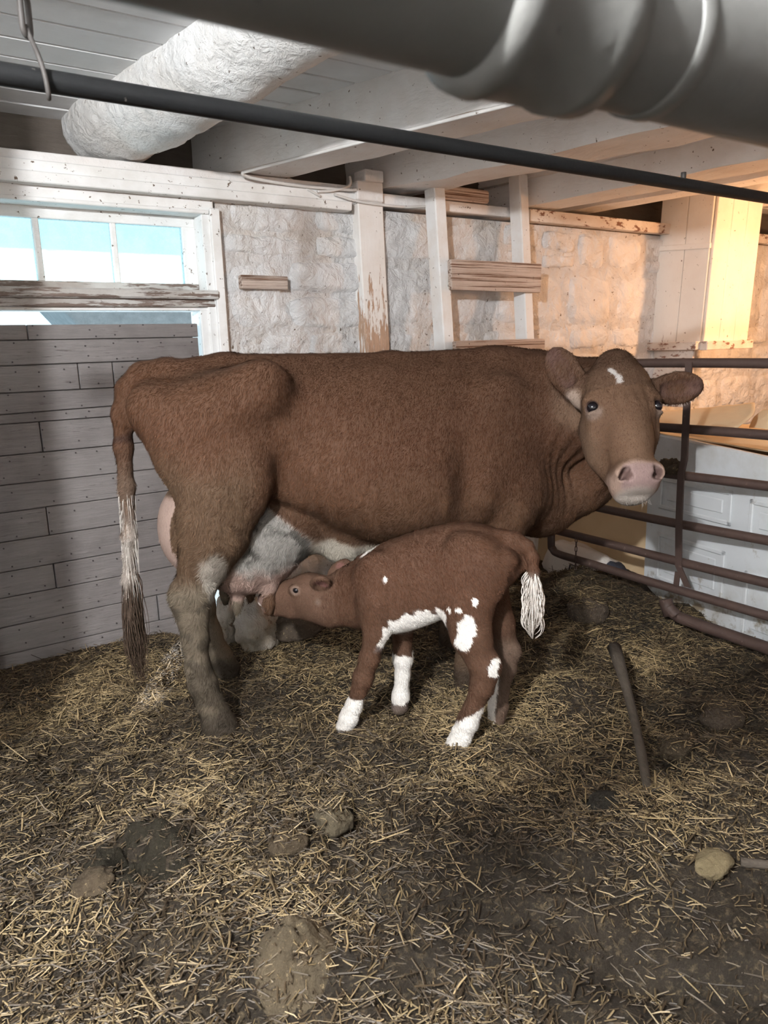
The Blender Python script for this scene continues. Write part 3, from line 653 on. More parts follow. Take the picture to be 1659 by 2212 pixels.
s.chain([(-0.53, -0.205, 0.93, 0.150), (-0.555, -0.205, 0.77, 0.118), (-0.60, -0.20, 0.655, 0.076), (-0.638, -0.195, 0.565, 0.066)], 0.05, 0.8)
s.chain([(-0.638, -0.195, 0.565, 0.068), (-0.652, -0.19, 0.47, 0.054), (-0.650, -0.19, 0.38, 0.045), (-0.650, -0.19, 0.27, 0.042), (-0.638, -0.19, 0.20, 0.050), (-0.618, -0.19, 0.12, 0.045), (-0.595, -0.19, 0.035, 0.056), (-0.58, -0.19, 0.0, 0.062)], 0.03)
s.blob((-0.695, -0.195, 0.545), (0.035, 0.035, 0.055), 0.04)                                                                     # point of hock
s.chain([(-0.52, 0.20, 0.93, 0.14), (-0.55, 0.21, 0.75, 0.11), (-0.59, 0.215, 0.62, 0.07), (-0.60, 0.23, 0.52, 0.06), (-0.585, 0.25, 0.36, 0.044), (-0.565, 0.27, 0.22, 0.043), (-0.535, 0.285, 0.11, 0.046), (-0.50, 0.295, 0.03, 0.055)], 0.04, 0.85)
for sg, xk, xh in ((-1, 0.50, 0.445), (1, 0.56, 0.53)):
    s.chain([(0.64, sg*0.175, 0.74, 0.11), (0.58, sg*0.185, 0.60, 0.085), (xk+0.02, sg*0.185, 0.44, 0.056), (xk, sg*0.185, 0.37, 0.058), (xk-0.01, sg*0.185, 0.27, 0.041), (xh+0.01, sg*0.185, 0.15, 0.047), (xh, sg*0.185, 0.07, 0.046), (xh, sg*0.185, 0.0, 0.058)], 0.04)
for sg in (-1, 1):
    s.blob((-0.285, sg*0.325, 0.90), (0.075, 0.110, 0.20), 0.05, cut=True)                                                       # flank fold before the stifle
    s.blob((-0.50, sg*0.225, 0.94), (0.145, 0.085, 0.185), 0.035)
    s.blob((-0.415, sg*0.235, 0.98), (0.070, 0.065, 0.13), 0.05)
    s.blob((0.40, sg*0.375, 0.92), (0.045, 0.07, 0.20), 0.09, cut=True)                                                          # groove behind the shoulder
# udder
s.blob((-0.575, 0.0, 0.755), (0.165, 0.155, 0.205), 0.05)
s.blob((-0.42, -0.035, 0.665), (0.215, 0.165, 0.185), 0.05); s.blob((-0.30, -0.03, 0.72), (0.16, 0.15, 0.13), 0.06)
for (tx, ty) in ((-0.352, -0.115), (-0.47, -0.06), (-0.40, 0.06), (-0.50, 0.07)):
    s.chain([(tx, ty, 0.52, 0.032), (tx-0.005, ty, 0.455, 0.018), (tx-0.008, ty, 0.415, 0.013)], 0.03)
s.chain([(-0.20, -0.10, 0.72, 0.05), (-0.05, -0.08, 0.63, 0.045), (0.1, -0.05, 0.60, 0.04)], 0.08)
# chest, neck
s.blob((0.86, -0.01, 0.80), (0.20, 0.155, 0.215), 0.09)
s.chain([(0.70, 0.0, 1.12, 0.215), (0.86, -0.06, 1.10, 0.195), (0.99, -0.19, 1.12, 0.165), (1.05, -0.34, 1.14, 0.135)], 0.10, 0.9)
s.chain([(0.70, 0.0, 1.27, 0.085), (0.86, -0.07, 1.245, 0.085), (1.0, -0.24, 1.245, 0.085)], 0.09)
s.chain([(0.93, -0.03, 0.70, 0.105), (1.045, -0.12, 0.80, 0.095), (1.10, -0.26, 0.93, 0.085)], 0.09)                             # dewlap
# tail
s.chain([(-0.66, 0, 1.345, 0.050), (-0.745, 0, 1.33, 0.044), (-0.795, 0, 1.285, 0.040), (-0.822, 0, 1.20, 0.036), (-0.832, 0, 1.08, 0.030), (-0.836, 0, 0.93, 0.026), (-0.845, 0, 0.75, 0.023), (-0.862, 0, 0.58, 0.021), (-0.868, 0, 0.50, 0.018)], 0.03)
# head frame
eyem = np.array((0.9056, -0.5806, 1.1913)); pol = np.array((1.0024, -0.4905, 1.3913)); muz = np.array((0.8155, -0.7388, 0.9626))
yw = math.radians(5); hx = turn((math.cos(yw), math.sin(yw), 0)); HX = np.array((hx.x*hv.x+hx.y*hv.y, -hx.x*hv.y+hx.y*hv.x, 0.0))
HZ = pol-muz; HZ = HZ-HX*(HZ@HX)*0.9; HZ /= np.linalg.norm(HZ); HX = HX-HZ*(HX@HZ); HX /= np.linalg.norm(HX); HY = np.cross(HZ, HX)
HR = np.stack([HX, HY, HZ], 1); LEN = np.linalg.norm(pol-muz)
def hp(x, y, z): return eyem+HX*x+HY*y+HZ*z
def hc(pts, k=0.04): s.chain([tuple(hp(*p[:3]))+(p[3],) for p in pts], k)
def hb(c, r, k=0.04, cut=False, rot=None): s.blob(hp(*c), r, k, HR if rot is None else HR @ rot, cut)
def rx(a): return np.array(((1, 0, 0), (0, math.cos(a), -math.sin(a)), (0, math.sin(a), math.cos(a))))
def ry(a): return np.array(((math.cos(a), 0, math.sin(a)), (0, 1, 0), (-math.sin(a), 0, math.cos(a))))
def rz(a): return np.array(((math.cos(a), -math.sin(a), 0), (math.sin(a), math.cos(a), 0), (0, 0, 1)))
MZ = -LEN*0.56
hb((0, 0.105, 0.03), (0.118, 0.105, 0.13), 0.05); hb((0.014, 0.085, 0.178), (0.082, 0.072, 0.085), 0.07)
hb((0, 0.055, 0.06), (0.105, 0.05, 0.11), 0.05); hb((0.006, 0.100, 0.105), (0.128, 0.095, 0.090), 0.05)
for sg in (-1, 1):
    hb((sg*0.100, 0.060, 0.026), (0.044, 0.044, 0.042), 0.045)                      # brow
    hb((sg*0.088, 0.115, -0.07), (0.050, 0.085, 0.085), 0.05)                       # cheek
    hc([(sg*0.055, 0.19, -0.02, 0.066), (sg*0.048, 0.165, -0.14, 0.055), (sg*0.03, 0.125, MZ+0.02, 0.042)], 0.05)
    hb((sg*0.098, 0.020, -0.125), (0.030, 0.045, 0.060), 0.05, True)                # hollow beside the nose bridge
hc([(0, 0.072, -0.02, 0.086), (0, 0.064, -0.13, 0.074), (0, 0.060, MZ+0.07, 0.068)], 0.05)
hb((0, 0.060, MZ+0.028), (0.088, 0.068, 0.052), 0.04); hb((0, 0.085, MZ-0.005), (0.082, 0.066, 0.040), 0.03)
hb((0, 0.118, MZ-0.026), (0.058, 0.050, 0.030), 0.025)
for sg in (-1, 1):
    hb((sg*0.056, 0.020, MZ+0.026), (0.032, 0.026, 0.034), 0.025)
    hb((sg*0.060, -0.006, MZ+0.018), (0.0145, 0.060, 0.027), 0.008, True, ry(-sg*0.60))
    hb((sg*0.046, -0.004, MZ+0.004), (0.014, 0.026, 0.010), 0.010, True, ry(-sg*0.2))
    hb((sg*0.128, 0.034, 0.0), (0.024, 0.024, 0.019), 0.015, True)                 # eye socket
    hb((sg*0.120, 0.048, 0.030), (0.030, 0.024, 0.009), 0.012)                      # upper lid
    hb((sg*0.116, 0.046, -0.026), (0.026, 0.022, 0.007), 0.012)                     # lower lid
hb((0, 0.030, MZ-0.046), (0.078, 0.05, 0.005), 0.012, True)                         # mouth line
def ear(base, tip, flat, wid):
    b, t = hp(*base), hp(*tip); ax = (t-b); L = np.linalg.norm(ax); ax /= L
    nn = HX*flat[0]+HY*flat[1]+HZ*flat[2]; nn = nn-ax*(nn@ax); nn /= np.linalg.norm(nn); wv = np.cross(nn, ax)
    R = np.stack([ax, wv, nn], 1); c = (b+t)/2
    s.chain([tuple(b-ax*0.02)+(0.036,), tuple(b+ax*L*0.3)+(0.034,)], 0.035)
    s.blob(c+ax*0.01, (L*0.55, wid, 0.022), 0.03, R); s.blob(c+ax*0.012-nn*0.022, (L*0.40, wid*0.66, 0.020), 0.012, R, True)
    return b, t, nn, L, ax
E1 = ear((-0.130, 0.130, 0.105), (-0.212, 0.100, 0.272), (0.75, 1, 0.25), 0.064)
E2 = ear((0.150, 0.130, 0.115), (0.325, 0.085, 0.108), (-0.2, 1.0, 0.75), 0.064)
# skin folds on the neck and brows
sl, (X, Y, Z) = s.sub((0.66, -0.6, 0.6), (1.2, 0.1, 1.35), 0)
msk = np.exp(-((X-0.93)/0.13)**2)*np.clip((1.28-Z)/0.2, 0, 1)*np.clip((Z-0.66)/0.2, 0, 1)
s.F[sl] += (0.0042*np.sin((X+0.25*Y)*150+2.2*np.sin(Z*7)+1.4*np.sin(Z*17+X*20))*msk).astype(np.float32)
sl, (X, Y, Z) = s.sub(eyem-0.25, eyem+0.25, 0)
U_ = [(X-eyem[0])*HR[0, i]+(Y-eyem[1])*HR[1, i]+(Z-eyem[2])*HR[2, i] for i in range(3)]
for sg in (-1, 1):
    rr_ = np.hypot(U_[0]-sg*0.120, (U_[2]+0.010)*0.8); an = np.exp(-((rr_-0.062)/0.022)**2)*(U_[2] > -0.02)*(np.abs(U_[0]) < 0.115)*(U_[1] < 0.1)
    s.F[sl] += (0.0022*np.sin(rr_*420)*an).astype(np.float32)
V, Q = s.mesh(2)
# coat colours
P = V; x, yy_, z = P.T; nz = n3(P, 6); nf = n3(P, 19, 5.0); nh = n3(P, 45, 9.0)
C = np.tile(np.array([[0.245, 0.118, 0.062]]), (len(P), 1))
C = paint(C, step(nz, -0.2, 0.9)*0.5, (0.205, 0.092, 0.048)); C = paint(C, 0.6*step(0.95-z+0.1*nz, 0, 0.25), (0.255, 0.140, 0.076))
thigh = step(-0.33-x, 0, 0.15)*step(1.12-z+0.06*nz, 0, 0.16); C = paint(C, thigh*0.75, (0.275, 0.180, 0.105))
Ud = np.minimum(np.minimum(((x+0.575)/0.172)**2+(yy_/0.162)**2+((z-0.755)/0.212)**2, ((x+0.42)/0.222)**2+((yy_+0.035)/0.172)**2+((z-0.665)/0.192)**2), ((x+0.30)/0.168)**2+((yy_+0.03)/0.158)**2+((z-0.72)/0.138)**2)
leg = (yy_ < -0.105) & (x < -0.44) & (z < 0.98) & (x < -0.44-(0.9-z)*0.0)
xf_ = np.interp(z, (0.40, 0.57, 0.67, 0.76, 0.86, 0.92, 1.0), (-0.60, -0.545, -0.50, -0.43, -0.37, -0.35, -0.33))
ud = step(1.28-Ud, 0, 0.12)*(z < 0.93)*np.where((np.abs(yy_) > 0.10) & (x < xf_+0.012), 0, 1)*step(0.90-z-0.9*np.clip(x+0.40, 0, 1), 0, 0.03)
C = paint(C, ud, (0.60, 0.42, 0.34))
hairy = ud*step(x+0.50+0.10*nz, 0, 0.06)*step(z-0.56+0.05*nf, 0, 0.07); C = paint(C, hairy, (0.47, 0.45, 0.40)); C = paint(C, hairy*step(nf+0.35*nh, 0.05, 0.5)*0.75, (0.15, 0.145, 0.12))
C = paint(C, ud*step(-0.50-x, 0, 0.05), (0.62, 0.45, 0.37))
teat = ud*step(0.49-z, 0, 0.03); C = paint(C, teat, (0.60, 0.42, 0.34))
bel = step(0.705-z+0.03*nf-0.18*np.clip(x+0.1, 0, 1), 0, 0.05)*step(x+0.33, 0, 0.05)*step(0.25-x, 0, 0.1); C = paint(C, bel*(1-ud), (0.58, 0.53, 0.43))
low = step(0.66-z+0.05*nz, 0, 0.10)*(x < -0.45)*(1-ud); C = paint(C, low*0.8, (0.36, 0.31, 0.22)); C = paint(C, low*step(nf+0.3*nh, 0.0, 0.45)*0.65, (0.11, 0.09, 0.062))
whit = step(0.055-np.hypot((x+0.56)/1.0, (z-0.62)/2.0)+0.02*nf, 0, 0.02)*(yy_ < -0.18); C = paint(C, whit*0.75, (0.55, 0.51, 0.43))
flow = step(0.50-z, 0, 0.15)*(x > 0.2); C = paint(C, flow*0.7, (0.27, 0.19, 0.12)); C = paint(C, step(0.12-z, 0, 0.06)*0.7, (0.06, 0.047, 0.034))
tl = (x < -0.775)*(z < 1.22); C = paint(C, tl*step(1.15-z, 0, 0.35)*0.7, (0.42, 0.30, 0.22)); C = paint(C, tl*step(0.86-z+0.1*nf, 0, 0.1), (0.62, 0.54, 0.46))
C = paint(C, tl*step(0.035-np.abs(z-1.12+0.03*nf), 0, 0.03)*0.7, (0.08, 0.04, 0.035))
hl = (P-eyem) @ HR; hxx, hy, hzz = hl.T; onhead = step(hy+0.06, 0, 0.02)*step(0.30-hy, 0, 0.05)*step(0.21-np.abs(hxx), 0, 0.05)*step(0.32-np.abs(hzz+0.06), 0, 0.02)
C = paint(C, onhead*0.85, (0.335, 0.190, 0.108)); C = paint(C, onhead*step(-0.03-hzz, 0, 0.12)*0.6*step(0.07-np.abs(hxx), 0, 0.05), (0.42, 0.255, 0.150))
C = paint(C, onhead*step(np.abs(hxx)-0.07, 0, 0.05)*step(hy-0.05, 0, 0.06)*0.5, (0.42, 0.28, 0.18))
C = paint(C, onhead*step(hzz-0.04+0.02*nf, 0, 0.17)*0.5, (0.20, 0.098, 0.055))
mz = step(MZ+0.075-hzz-0.25*np.abs(hxx)+0.01*nf, 0, 0.03)*onhead; C = paint(C, mz, (0.55, 0.38, 0.29)); nose = mz*step(0.075-np.abs(hxx), 0, 0.015)*step(0.06-hy, 0, 0.02)*step(MZ+0.055-hzz, 0, 0.015); C = paint(C, nose, (0.50, 0.345, 0.31))
C = paint(C, mz*step(MZ-0.02-hzz, 0, 0.02), (0.66, 0.58, 0.50))
for sg in (-1, 1):
    dn = np.sqrt((hxx-sg*0.056)**2+((hzz-(MZ+0.014)))**2); C = paint(C, step(0.026-dn, 0, 0.008)*step(hy+0.002, 0, 0.006)*step(0.06-hy, 0, 0.02)*onhead, (0.36, 0.22, 0.19))
    de = np.sqrt(((hxx-sg*0.119)/1.0)**2+((hy-0.045)/1.0)**2+((hzz-0.001)/0.95)**2); d2 = np.sqrt((hxx-sg*0.116)**2+(hy-0.045)**2+((hzz+0.020)/0.8)**2); C = paint(C, step(0.042-d2+0.008*nf, 0, 0.022)*0.75, (0.46, 0.35, 0.28)); C = paint(C, step(0.027-de, 0, 0.004), (0.15, 0.08, 0.075))
star = step(0.015-np.abs(hxx+0.036-0.45*(0.115-hzz))+0.008*nh, 0, 0.005)*step(0.040-np.abs(hzz-0.110)+0.012*nh, 0, 0.006)*step(0.07-hy, 0, 0.03)*onhead
C = paint(C, star, (0.85, 0.80, 0.74))
for (b, t, nn, L, ax) in (E1, E2):
    q = P-b; u = (q @ ax)/L; d_ = np.linalg.norm(q-np.outer(q @ ax, ax), axis=1); e = step(u, 0.0, 0.15)*step(1.25-u, 0, 0.1)*step(0.085-d_, 0, 0.01)*step(-hzz+0.4, 0, 0.1)
    C = paint(C, e*0.8, (0.245, 0.125, 0.070)); C = paint(C, e*step(-(q @ nn)-0.002, 0, 0.008)*step(0.04-d_, 0, 0.02), (0.30, 0.165, 0.125))
q = P-E1[0]; C = paint(C, step(0.06-np.linalg.norm(q-np.array(HX*-0.02+HZ*-0.03), axis=1), 0, 0.03)*0.8, (0.58, 0.46, 0.37))
big = n3(P, 2.6, 3.0); lum = C.mean(1, keepdims=True); C = C*(1-0.30*step(big, 0.0, 0.9)[:, None]*(lum < 0.2)); C = np.clip(C*(np.array([[0.305, 0.297, 0.308]])+0.20*step(lum, 0.22, 0.42)), 0, 1); body = skin_object('body', V, Q, C, M['coat'], cow); cowdat = (V, Q, C)
ball('eye', hp(-0.117, 0.046, 0.001), (0.0215,)*3, M['eye'], cow); ball('eye', hp(0.121, 0.044, 0.001), (0.0225,)*3, M['eye'], cow)
def hairs(name, m, parent, strands, r=0.0022, n=3):
    V, F = [], []
    for pts in strands:
        v, f = tube_data(spline(pts, 3), [r*(1-0.75*i/(3*(len(pts)-1))) for i in range(3*(len(pts)-1)+1)], n, False); b = len(V); V += v; F += [tuple(q+b for q in g) for g in f]
    return pymesh(name, V, F, m, parent)
st = []
for i in range(260):
    z0 = random.uniform(0.42, 0.66); a_ = random.uniform(0, 6.28); l_ = random.uniform(0.16, 0.36); w_ = 0.018+0.02*random.random()
    x0 = -0.853-(0.66-z0)*0.08; ex = 0.05*random.gauss(0, 0.5); zz_ = max(0.17, z0-l_)
    st.append([(x0+0.012*math.cos(a_), 0.012*math.sin(a_), z0), (x0+w_*math.cos(a_), w_*math.sin(a_), z0-0.35*(z0-zz_)), (x0+w_*math.cos(a_)*0.9+ex*0.3, w_*math.sin(a_), z0-0.7*(z0-zz_)), (x0+0.012+ex*0.5, 0.008*math.sin(a_), zz_)])
hairs('tail_switch', M['hair_dark'], cow, st)
st = []
for i in range(150):
    z0 = random.uniform(0.58, 0.98); a_ = random.uniform(0, 6.28); x0 = -0.839-(0.95-z0)*0.04
    st.append([(x0+0.02*math.cos(a_), 0.02*math.sin(a_), z0), (x0+0.030*math.cos(a_), 0.030*math.sin(a_), z0-0.04), (x0+0.028*math.cos(a_), 0.028*math.sin(a_), z0-0.10)])
hairs('tail_fringe', M['hair_white'], cow, st, 0.0016)
st = []
for i in range(30):
    u = random.uniform(-0.055, 0.055); p = hp(u, 0.085+random.uniform(-0.02, 0.045), MZ-0.050+0.10*u*u/0.06); d = HZ*-random.uniform(0.015, 0.03)+HX*random.gauss(0, 0.008)+HY*random.gauss(0, 0.006); st.append([tuple(p), tuple(p+d*0.6), tuple(p+d)])
hairs('chin_whiskers', M['whisker'], cow, st, 0.00025)
st = []
for i in range(160):
    u = random.random(); b, t, nn, L, ax = E2; wv = np.cross(nn, ax); sd_ = 1 if (wv @ HZ) < 0 else -1
    p = b+ax*L*(0.1+0.95*u)+wv*sd_*0.050*math.sqrt(max(0.05, 1-(2*u-0.95)**2)); d = wv*sd_*random.uniform(0.008, 0.022)+ax*0.012*random.random(); st.append([tuple(p), tuple(p+d*.6), tuple(p+d+np.array((0, 0, -0.004)))])
hairs('ear_fringe', M['hair_white'], cow, st[:110], 0.0008)

# ---- calf: local x towards her rump, head at -x
KO = (0.12, 2.57, 0); KANG = math.radians(-20)
kv = turn((math.cos(KANG), math.sin(KANG), 0)); calf = empty('calf', place(KO), math.atan2(kv.y, kv.x))
tag(calf, 'small brown and white calf suckling under the brown cow', 'calf')
s = Solid((-0.72, -0.24, -0.07), (0.50, 0.24, 0.86), 0.0056)
s.barrel([(-0.23, 0.63, 0.385, 0.085), (-0.16, 0.695, 0.365, 0.115), (-0.08, 0.735, 0.372, 0.128), (0.02, 0.772, 0.41, 0.130), (0.12, 0.797, 0.462, 0.122), (0.20, 0.803, 0.50, 0.112), (0.27, 0.790, 0.54, 0.10), (0.325, 0.745, 0.58, 0.078)], 0.04, 0.15)
for sg in (-1, 1):
    s.blob((0.215, sg*0.075, 0.64), (0.115, 0.068, 0.135), 0.04); s.blob((0.195, sg*0.090, 0.52), (0.085, 0.055, 0.10), 0.04)
    s.blob((0.17, sg*0.085, 0.745), (0.03, 0.025, 0.025), 0.04); s.blob((0.335, sg*0.05, 0.69), (0.028, 0.025, 0.028), 0.04)
    s.blob((-0.135, sg*0.085, 0.58), (0.085, 0.045, 0.115), 0.04); s.blob((-0.15, sg*0.085, 0.47), (0.06, 0.045, 0.07), 0.04)
s.chain([(0.20, -0.095, 0.52, 0.080), (0.215, -0.10, 0.42, 0.066), (0.252, -0.10, 0.335, 0.048), (0.262, -0.10, 0.295, 0.044)], 0.03, 0.8)
s.chain([(0.262, -0.10, 0.31, 0.046), (0.252, -0.10, 0.245, 0.040), (0.220, -0.10, 0.155, 0.031), (0.200, -0.10, 0.10, 0.036), (0.178, -0.10, 0.045, 0.034), (0.160, -0.10, 0.0, 0.036), (0.150, -0.10, -0.028, 0.034)], 0.02)
s.blob((0.297, -0.10, 0.325), (0.02, 0.02, 0.035), 0.025)
s.chain([(0.235, 0.09, 0.52, 0.075), (0.275, 0.095, 0.40, 0.052), (0.305, 0.10, 0.30, 0.040), (0.300, 0.10, 0.23, 0.034), (0.275, 0.10, 0.125, 0.029), (0.270, 0.10, 0.07, 0.034), (0.262, 0.10, 0.01, 0.033)], 0.025)
s.blob((0.333, 0.10, 0.295), (0.018, 0.02, 0.03), 0.02)
s.chain([(-0.135, -0.095, 0.52, 0.070), (-0.135, -0.10, 0.41, 0.044), (-0.165, -0.10, 0.30, 0.035), (-0.195, -0.10, 0.215, 0.036), (-0.212, -0.10, 0.165, 0.027), (-0.235, -0.10, 0.10, 0.029), (-0.258, -0.10, 0.05, 0.032), (-0.280, -0.10, 0.0, 0.032)], 0.02)
s.chain([(-0.12, 0.095, 0.50, 0.062), (-0.105, 0.10, 0.33, 0.038), (-0.105, 0.10, 0.22, 0.037), (-0.108, 0.10, 0.15, 0.027), (-0.118, 0.10, 0.06, 0.032), (-0.125, 0.10, 0.01, 0.033)], 0.02)
s.chain([(-0.17, 0, 0.535, 0.125), (-0.26, 0, 0.495, 0.105), (-0.36, 0, 0.458, 0.082), (-0.43, 0, 0.462, 0.078)], 0.05, 0.8)
s.blob((-0.435, 0, 0.500), (0.085, 0.066, 0.066), 0.035); s.chain([(-0.45, 0, 0.495, 0.064), (-0.53, 0, 0.475, 0.052), (-0.60, 0, 0.452, 0.040), (-0.628, 0, 0.444, 0.036)], 0.035, 0.9)
s.chain([(-0.42, 0, 0.437, 0.052), (-0.52, 0, 0.425, 0.040), (-0.60, 0, 0.414, 0.025), (-0.63, 0, 0.408, 0.020)], 0.025, 0.9)
s.blob((-0.635, 0, 0.452), (0.026, 0.036, 0.026), 0.02); s.blob((-0.66, 0, 0.424), (0.04, 0.05, 0.006), 0.008, cut=True)
for sg in (-1, 1):
    s.blob((-0.47, sg*0.062, 0.522), (0.028, 0.018, 0.02), 0.02); s.blob((-0.466, sg*0.074, 0.522), (0.012, 0.010, 0.010), 0.008, cut=True)
    s.blob((-0.655, sg*0.020, 0.466), (0.010, 0.008, 0.008), 0.006, cut=True)
    b = np.array((-0.385, sg*0.06, 0.535)); t = np.array((-0.335, sg*0.105, 0.585)); ax = (t-b)/np.linalg.norm(t-b); nn = np.array((0.45, sg*0.9, -0.2)); nn = nn-ax*(nn@ax); nn /= np.linalg.norm(nn)
    R = np.stack([ax, np.cross(nn, ax), nn], 1); s.blob((b+t)/2+ax*0.01, (0.056, 0.038, 0.015), 0.015, R); s.blob((b+t)/2+ax*0.012+nn*0.015, (0.040, 0.024, 0.014), 0.006, R, cut=True)
s.chain([(0.30, 0, 0.755, 0.030), (0.345, 0, 0.748, 0.026), (0.385, 0, 0.728, 0.021), (0.408, -0.005, 0.690, 0.018), (0.412, -0.01, 0.640, 0.016), (0.408, -0.012, 0.60, 0.014)], 0.02)
V, Q = s.mesh(3); P = V; x, yy_, z = P.T; nz = n3(P, 9, 2.0); nf = n3(P, 30, 7.0); nh = n3(P, 75, 3.0)
C = np.tile(np.array([[0.225, 0.108, 0.060]]), (len(P), 1)); C = paint(C, step(nz, -0.2, 0.9)*0.5, (0.180, 0.082, 0.045))
C = paint(C, step(0.58-z+0.03*nz, 0, 0.15)*0.5, (0.285, 0.160, 0.098)); C = paint(C, (x < -0.30)*0.45, (0.34, 0.20, 0.13))
W_ = (0.80, 0.76, 0.71); j = 0.010*nf+0.006*nh
C = paint(C, step(0.488-z+0.30*(x+0.02)+2*j, 0, 0.012)*step(x+0.135+j, 0, 0.012)*step(0.14-x, 0, 0.02)*step(z-0.33, 0, 0.03)*(np.abs(yy_) < 0.135), W_)
near = yy_ < -0.02
pt = np.hypot((x-0.203-0.10*(z-0.455))/0.034, (z-0.452)/0.068); C = paint(C, step(1.0-pt+1.3*j/0.035, 0, 0.2)*(yy_ < -0.10), W_)
for (cx, cz, rx_, rz_) in ((0.125, 0.505, 0.014, 0.030), (0.150, 0.530, 0.008, 0.012), (0.185, 0.535, 0.014, 0.010), (0.238, 0.560, 0.006, 0.012), (-0.085, 0.615, 0.011, 0.010), (0.30, 0.325, 0.022, 0.032)):
    C = paint(C, step(1.0-np.hypot((x-cx)/rx_, (z-cz)/rz_)+0.9*j/rx_*0.7, 0, 0.25)*near, W_)
C = paint(C, step(1-np.hypot((x+0.175-0.9*(z-0.70))/0.022, (z-0.70)/0.045)+0.3*nf, 0, 0.2)*step(z-0.645, 0, 0.01), W_)
C = paint(C, near*(x < 0)*step(0.150-z+j-0.2*(x+0.22), 0, 0.012), W_)
C = paint(C, near*(x > 0.05)*step(0.135-z+j+0.75*(x-0.205), 0, 0.012)*step(0.30-z, 0, 0.02), W_)
far = yy_ > 0.03
C = paint(C, far*(x < 0.05)*step(0.255-z+2*j, 0, 0.012), W_); C = paint(C, far*(x < 0.05)*step(0.045-z+j, 0, 0.01)*0.8, (0.30, 0.20, 0.14))
C = paint(C, far*(x > 0.05)*step(0.40-z, 0, 0.08)*0.75, (0.40, 0.28, 0.20)); C = paint(C, far*(x > 0.05)*step(0.22-z+j, 0, 0.02)*step(0.285-x-0.1*(0.2-z), 0, 0.01), W_)
C = paint(C, step(0.02-z+0.5*j, 0, 0.02)*0.55, (0.22, 0.16, 0.10))
C = paint(C, (x < -0.615)*step(0.475-z, 0, 0.01)*0.8, (0.42, 0.28, 0.23)); C = paint(C, step(0.018-np.hypot(x+0.650, z-0.432), 0, 0.008), (0.80, 0.72, 0.66))
C = paint(C, step(0.014-np.hypot(x+0.655, z-0.466), 0, 0.008)*(np.abs(yy_) > 0.008), (0.30, 0.19, 0.16))
de = np.sqrt((x+0.466)**2+(z-0.522)**2); C = paint(C, step(0.024-de, 0, 0.01)*(np.abs(yy_) > 0.045)*0.5, (0.55, 0.42, 0.33))
eari = np.sqrt((x+0.347)**2+(np.abs(yy_)-0.098)**2+(z-0.568)**2); C = paint(C, step(0.030-eari, 0, 0.01)*0.9, (0.62, 0.30, 0.26))
C = paint(C, step(0.02-np.hypot(x+0.375, z-0.485), 0, 0.02)*near*0.6, (0.6, 0.48, 0.38)); C = paint(C, (x > 0.385)*step(0.655-z, 0, 0.04), (0.55, 0.45, 0.38))
C = np.where(C[:, 1:2] > 0.5, C, C*np.array([[0.305, 0.295, 0.305]])); C = np.clip(C, 0, 1); skin_object('body', V, Q, C, M['calf_coat'], calf); calfdat = (V, Q, C)
for sg in (-1, 1): ball('eye', (-0.466, sg*0.066, 0.522), (0.0135, 0.0105, 0.0115), M['eye'], calf)
st = []
for i in range(420):
    a_ = random.uniform(0, 6.28); z0 = random.uniform(0.52, 0.66); w_ = random.uniform(0.01, 0.040); x0 = 0.410+0.002*(0.66-z0); l_ = random.uniform(0.07, 0.13)
    st.append([(x0+0.010*math.cos(a_), -0.01+0.010*math.sin(a_), z0), (x0+w_*math.cos(a_), -0.01+w_*math.sin(a_), z0-l_*0.45), (x0+w_*0.9*math.cos(a_), -0.01+w_*0.9*math.sin(a_), z0-l_*0.8), (x0+0.3*w_*math.cos(a_), -0.01+0.3*w_*math.sin(a_), z0-l_)])
hairs('tail_tuft', M['hair_white'], calf, st, 0.0022)

